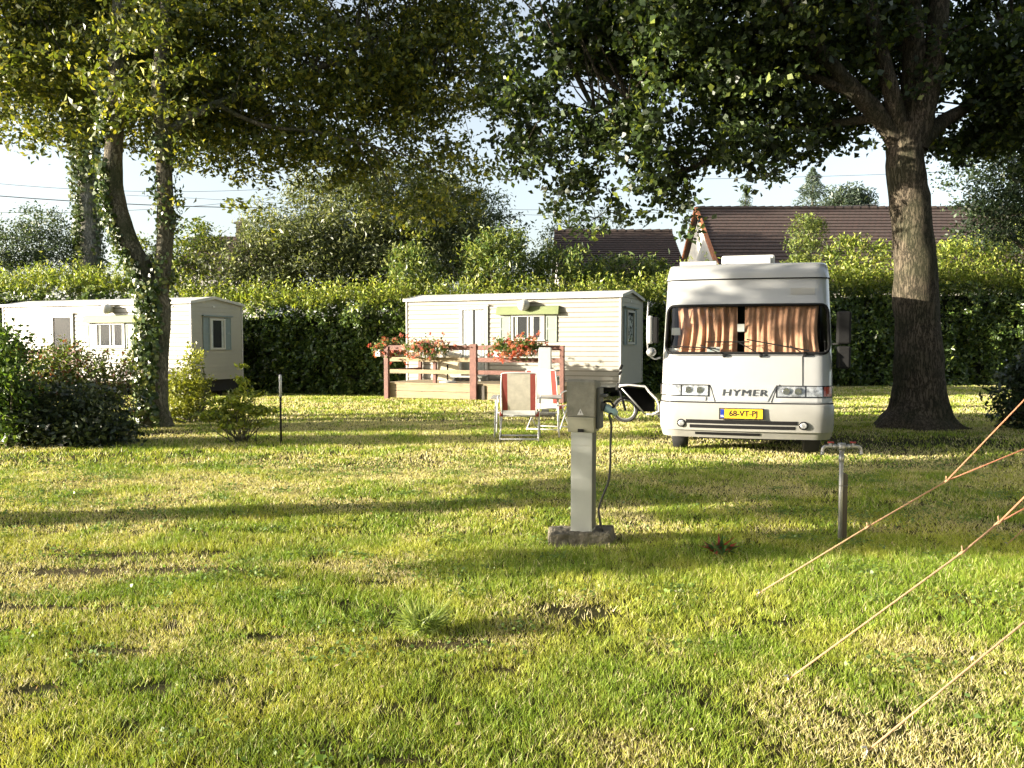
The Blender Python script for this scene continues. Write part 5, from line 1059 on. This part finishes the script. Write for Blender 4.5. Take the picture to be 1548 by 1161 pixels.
# ================================================================== POWER PEDESTAL in the foreground
Yp = 6.22; sc_ = F / Yp; px0 = 877.5; cxp = (px0 - 774) / sc_
pd = thing('power_pedestal', 'grey metal camping power pedestal with an olive head and warning triangle in the centre foreground', 'power post', (cxp + .01, Yp, 0), -R(19))
MB().box(-.083, .083, 0, .12, .06, .87).build('post', 'ped', pd, bevel=.004)
MB().box(-.0815, .0815, -.0035, -.0005, .09, .72).box(-.0815, .0815, -.005, -.0005, .735, .80).build('door', 'ped', pd, bevel=.0015)
MB().box(.0835, .086, .004, .118, .10, .85).build('side_shade_skin', 'pedside', pd)  # dark skin puts the shade of the post's right side into colour
hd = MB(); hd.add([(-.108, -.035, .955), (.108, -.035, .955), (.108, .17, .955), (-.108, .17, .955), (-.108, -.035, 1.215), (.108, -.035, 1.215), (.108, .17, 1.20), (-.108, .17, 1.20), (-.10, -.02, 1.236), (.10, -.02, 1.236), (.10, .16, 1.215), (-.10, .16, 1.215)],
    [(0, 3, 2, 1), (0, 1, 5, 4), (1, 2, 6, 5), (2, 3, 7, 6), (3, 0, 4, 7), (4, 5, 9, 8), (5, 6, 10, 9), (6, 7, 11, 10), (7, 4, 8, 11), (8, 9, 10, 11)]).build('head', 'pedhead', pd, bevel=.004)
MB().add([(-.105, -.04, .952), (.105, -.04, .952), (.105, .16, .952), (-.105, .16, .952), (-.102, -.018, .835), (.102, -.018, .835), (.102, .15, .835), (-.102, .15, .835)], [(0, 1, 2, 3), (4, 7, 6, 5), (0, 4, 5, 1), (1, 5, 6, 2), (2, 6, 7, 3), (3, 7, 4, 0)]).build('lid', 'pedlid', pd, bevel=.004)
MB().box(-.022, .022, -.034, -.016, .838, .862).build('latch', 'rubber', pd)
MB().add([(-.024, -.0372, .968), (.024, -.0372, .968), (0, -.0372, 1.016)], [(0, 1, 2)]).build('warning_triangle', 'white', pd)
MB().add([(.003, -.0382, 1.003), (-.006, -.0382, .990), (.000, -.0382, .990), (-.003, -.0382, .974), (.007, -.0382, .993), (.001, -.0382, .993)], [(0, 1, 2), (2, 3, 4), (4, 5, 2)]).build('warning_bolt', 'ink', pd)
sd = MB().box(.109, .135, .02, .15, .86, 1.17).build('socket_panel', 'pedside', pd, bevel=.006)
MB().tube([(.134, .09, 1.03), (.165, .08, 1.02)], [.036, .032], 14).build('socket', 'pedside', pd); MB().box(.12, .175, .04, .14, 1.10, 1.12).build('rain_lip', 'pedside', pd, bevel=.003)
# concrete base, its own casting
g = G(885, 824); cb = MB(); cb.add([(-.26, -.14, -.06), (.22, -.15, -.06), (.30, .16, -.06), (-.24, .17, -.06), (-.25, -.13, .075), (.21, -.14, .085), (.28, .15, .09), (-.235, .16, .08)], [(0, 3, 2, 1), (4, 5, 6, 7), (0, 1, 5, 4), (1, 2, 6, 5), (2, 3, 7, 6), (3, 0, 4, 7)])
o = cb.build('concrete_base', 'concrete', None, bevel=.02); sb_ = o.modifiers.new('sub', 'SUBSURF'); sb_.subdivision_type = 'SIMPLE'; sb_.levels = sb_.render_levels = 4; tx_ = bpy.data.textures.new('rough', 'CLOUDS'); tx_.noise_scale = .06; dm_ = o.modifiers.new('rough', 'DISPLACE'); dm_.texture = tx_; dm_.strength = .035; dm_.mid_level = .6; o.location = (cxp + .01, Yp + .055, 0); tag(o, 'rough mossy concrete slab under the power pedestal', 'concrete slab')
# plug and cable
pw = Matrix.Translation((cxp + .01, Yp, 0)) @ Matrix.Rotation(-R(19), 4, 'Z'); a = pw @ Vector((.165, .08, 1.018))
cl = thing('power_cable', 'thin black power cable with a pale blue plug hanging from the pedestal head', 'cable', a)
MB().tube([(0, 0, 0), (.02, -.005, -.006), (.06, -.02, -.03), (.085, -.03, -.045)], [.031, .033, .030, .018], 14).build('plug', 'plugblue', cl, smooth=True)
MB().tube(spline([(-.01, -.0, .045), (.03, -.03, .05), (.055, -.035, .02), (.05, -.03, .0)], 5), .009, 8).build('plug_clip', 'rubber', cl, smooth=True)
def cpt(zx, zy, Y=6.2): return tuple(Vector(W(820 + zx / 3.87, 540 + zy / 3.87, Y)) - a)
MB().tube(spline([(.083, -.029, -.043), cpt(392, 335), cpt(403, 400), cpt(398, 520), cpt(396, 640), cpt(385, 730), cpt(350, 820), cpt(330, 890), cpt(335, 950), cpt(347, 1000), cpt(352, 1022, 6.22)], 6), .0085, 8).build('cord', 'cable', cl, smooth=True)

# ================================================================== WATER TAP POST
g = G(1272, 815); tp = thing('water_tap', 'galvanised standpipe with two red-handled taps tied to a short wooden post', 'standpipe', (g.x, g.y, 0))
MB().tube([(-.02, -.02, -.05), (-.02, -.02, .70)], .016, 10).build('pipe', 'galv', tp, smooth=True); MB().tube([(-.02, -.02, .60), (-.02, -.02, .655)], .021, 10).build('fitting', 'galv', tp, smooth=True); MB().tube([(-.02, -.02, .69), (-.02, -.02, .745)], .030, 12).build('fitting', 'galv', tp, smooth=True)
MB().add([(.0, -.0, -.1), (.042, 0, -.1), (.042, .05, -.1), (0, .05, -.1), (.0, .0, .51), (.042, .0, .50), (.042, .05, .505), (0, .05, .515)], [(0, 3, 2, 1), (4, 5, 6, 7), (0, 1, 5, 4), (1, 2, 6, 5), (2, 3, 7, 6), (3, 0, 4, 7)]).build('wooden_post', 'oldwood', tp, bevel=.004)
MB().tube([(-.042, -.04, .42), (.02, -.045, .42), (.05, .02, .42), (.03, .056, .42)], .003, 5).build('tie_wire', 'wire', tp)
for s in (-1, 1):
    x = -.02; mb = MB(); mb.tube(spline([(x, -.02, .717), (x + s * .06, -.022, .719), (x + s * .125, -.022, .718), (x + s * .145, -.024, .70), (x + s * .148, -.026, .672)], 4), [.0135] * 12 + [.0115] * 5, 10)
    mb.tube([(x + s * .085, -.022, .712), (x + s * .085, -.022, .745)], .011, 8).tube([(x + s * .045, -.022, .719), (x + s * .07, -.022, .719)], .019, 8)
    mb.tube([(x + s * .148, -.026, .678), (x + s * .149, -.026, .655)], .0145, 8); tq = mb.build('tap', 'galv', tp, smooth=True); MB().tube([(x + s * .085 - .022, -.022, .752), (x + s * .085 + .022, -.022, .75)], .008, 8).build('tap_handle', 'redknob', tq, smooth=True)

# ================================================================== GUY ROPES of the tent on the right
def gp(px, py, Y): return tuple(W(px, py, Y))
def rope(label, main, branches, r=.0065, knots=(), m='rope', peg=True):
    r *= .8; a = Vector(main[0]); t = thing('guy_rope', label, 'guy rope', a, 0, 'guy ropes of the tent')
    L_ = lambda p: tuple(Vector(p) - a)
    MB().tube([L_(p) for p in main], r, 8).build('lower_rope', 'ropeb', t, smooth=True)
    for b in branches: MB().tube([L_(p) for p in b], r * .85, 8).build('upper_rope', 'rope', t, smooth=True)
    for kk in knots:
        p = Vector(kk) - a; MB().tube([tuple(p + Vector((-.022, 0, -.014))), tuple(p), tuple(p + Vector((.022, 0, .014)))], [r * .8, r * 1.9, r * .8], 8).tube([tuple(p), tuple(p + Vector((-.004, 0, .03)))], r * .7, 6).build('knot', 'ropeb', t, smooth=True)
    if peg: MB().tube([(.012, 0, .0), (-.02, 0, -.1)], .006, 6).tube([(-.002, 0, .028), (.012, 0, .03), (.018, 0, .016), (.012, 0, .0)], .004, 6).build('peg', 'galv', t)
    return t
# the tent's eave is right of the frame; ropes rise to it
gA = G(1143, 899); YA = gA.y; gB = G(1186, 1031); YB = gB.y; gC = G(1304, 1141); YC = gC.y
A2 = gp(1431, 727, YA + .10); rope('guy rope farthest from the camera, its peg in the grass nearest the power pedestal', [tuple(gA), gp(1311, 797, YA + .05), A2], [[A2, gp(1548, 605, YA + .0), gp(1700, 440, YA - .1)], [A2, gp(1548, 679, YA + .3), gp(1700, 615, YA + .6)]], .0062, [gp(1311, 797, YA + .05), A2])
B2 = gp(1510, 790, YB + .08); rope('middle guy rope, forking in two near the right edge', [tuple(gB), gp(1455, 835, YB + .05), B2], [[B2, gp(1548, 752, YB), gp(1800, 500, YB - .1)], [B2, gp(1548, 769, YB + .2), gp(1800, 650, YB + .4)]], .0055, [gp(1455, 835, YB + .05), B2])
rope('guy rope nearest the camera, crossing the lower right corner', [tuple(gC), gp(1548, 941, YC + .06), gp(1800, 730, YC + .1)], [], .0050)
gD = G(1519, 826); rope('short thin guy rope end at the right edge in the shade below the oak', [tuple(gD), gp(1548, 800, gD.y), gp(1700, 670, gD.y)], [], .0045, m='rope')
# the tent itself stands beyond the right edge
xt = 4.2; tt = thing('tent', 'beige ridge tent standing right of the lawn, held by the guy ropes', 'tent', (xt, 3.6, 0))
MB().add([(0, -2.6, 0), (0, 1.9, 0), (3, 1.9, 0), (3, -2.6, 0), (-.1, -2.6, 1.45), (-.1, 1.9, 1.45), (3.1, 1.9, 1.45), (3.1, -2.6, 1.45), (1.5, -2.6, 2.2), (1.5, 1.9, 2.2)], [(0, 4, 5, 1), (2, 6, 7, 3), (1, 5, 9, 6, 2), (3, 7, 8, 4, 0), (4, 8, 9, 5), (6, 9, 8, 7)]).build('canvas', 'canvas', tt)
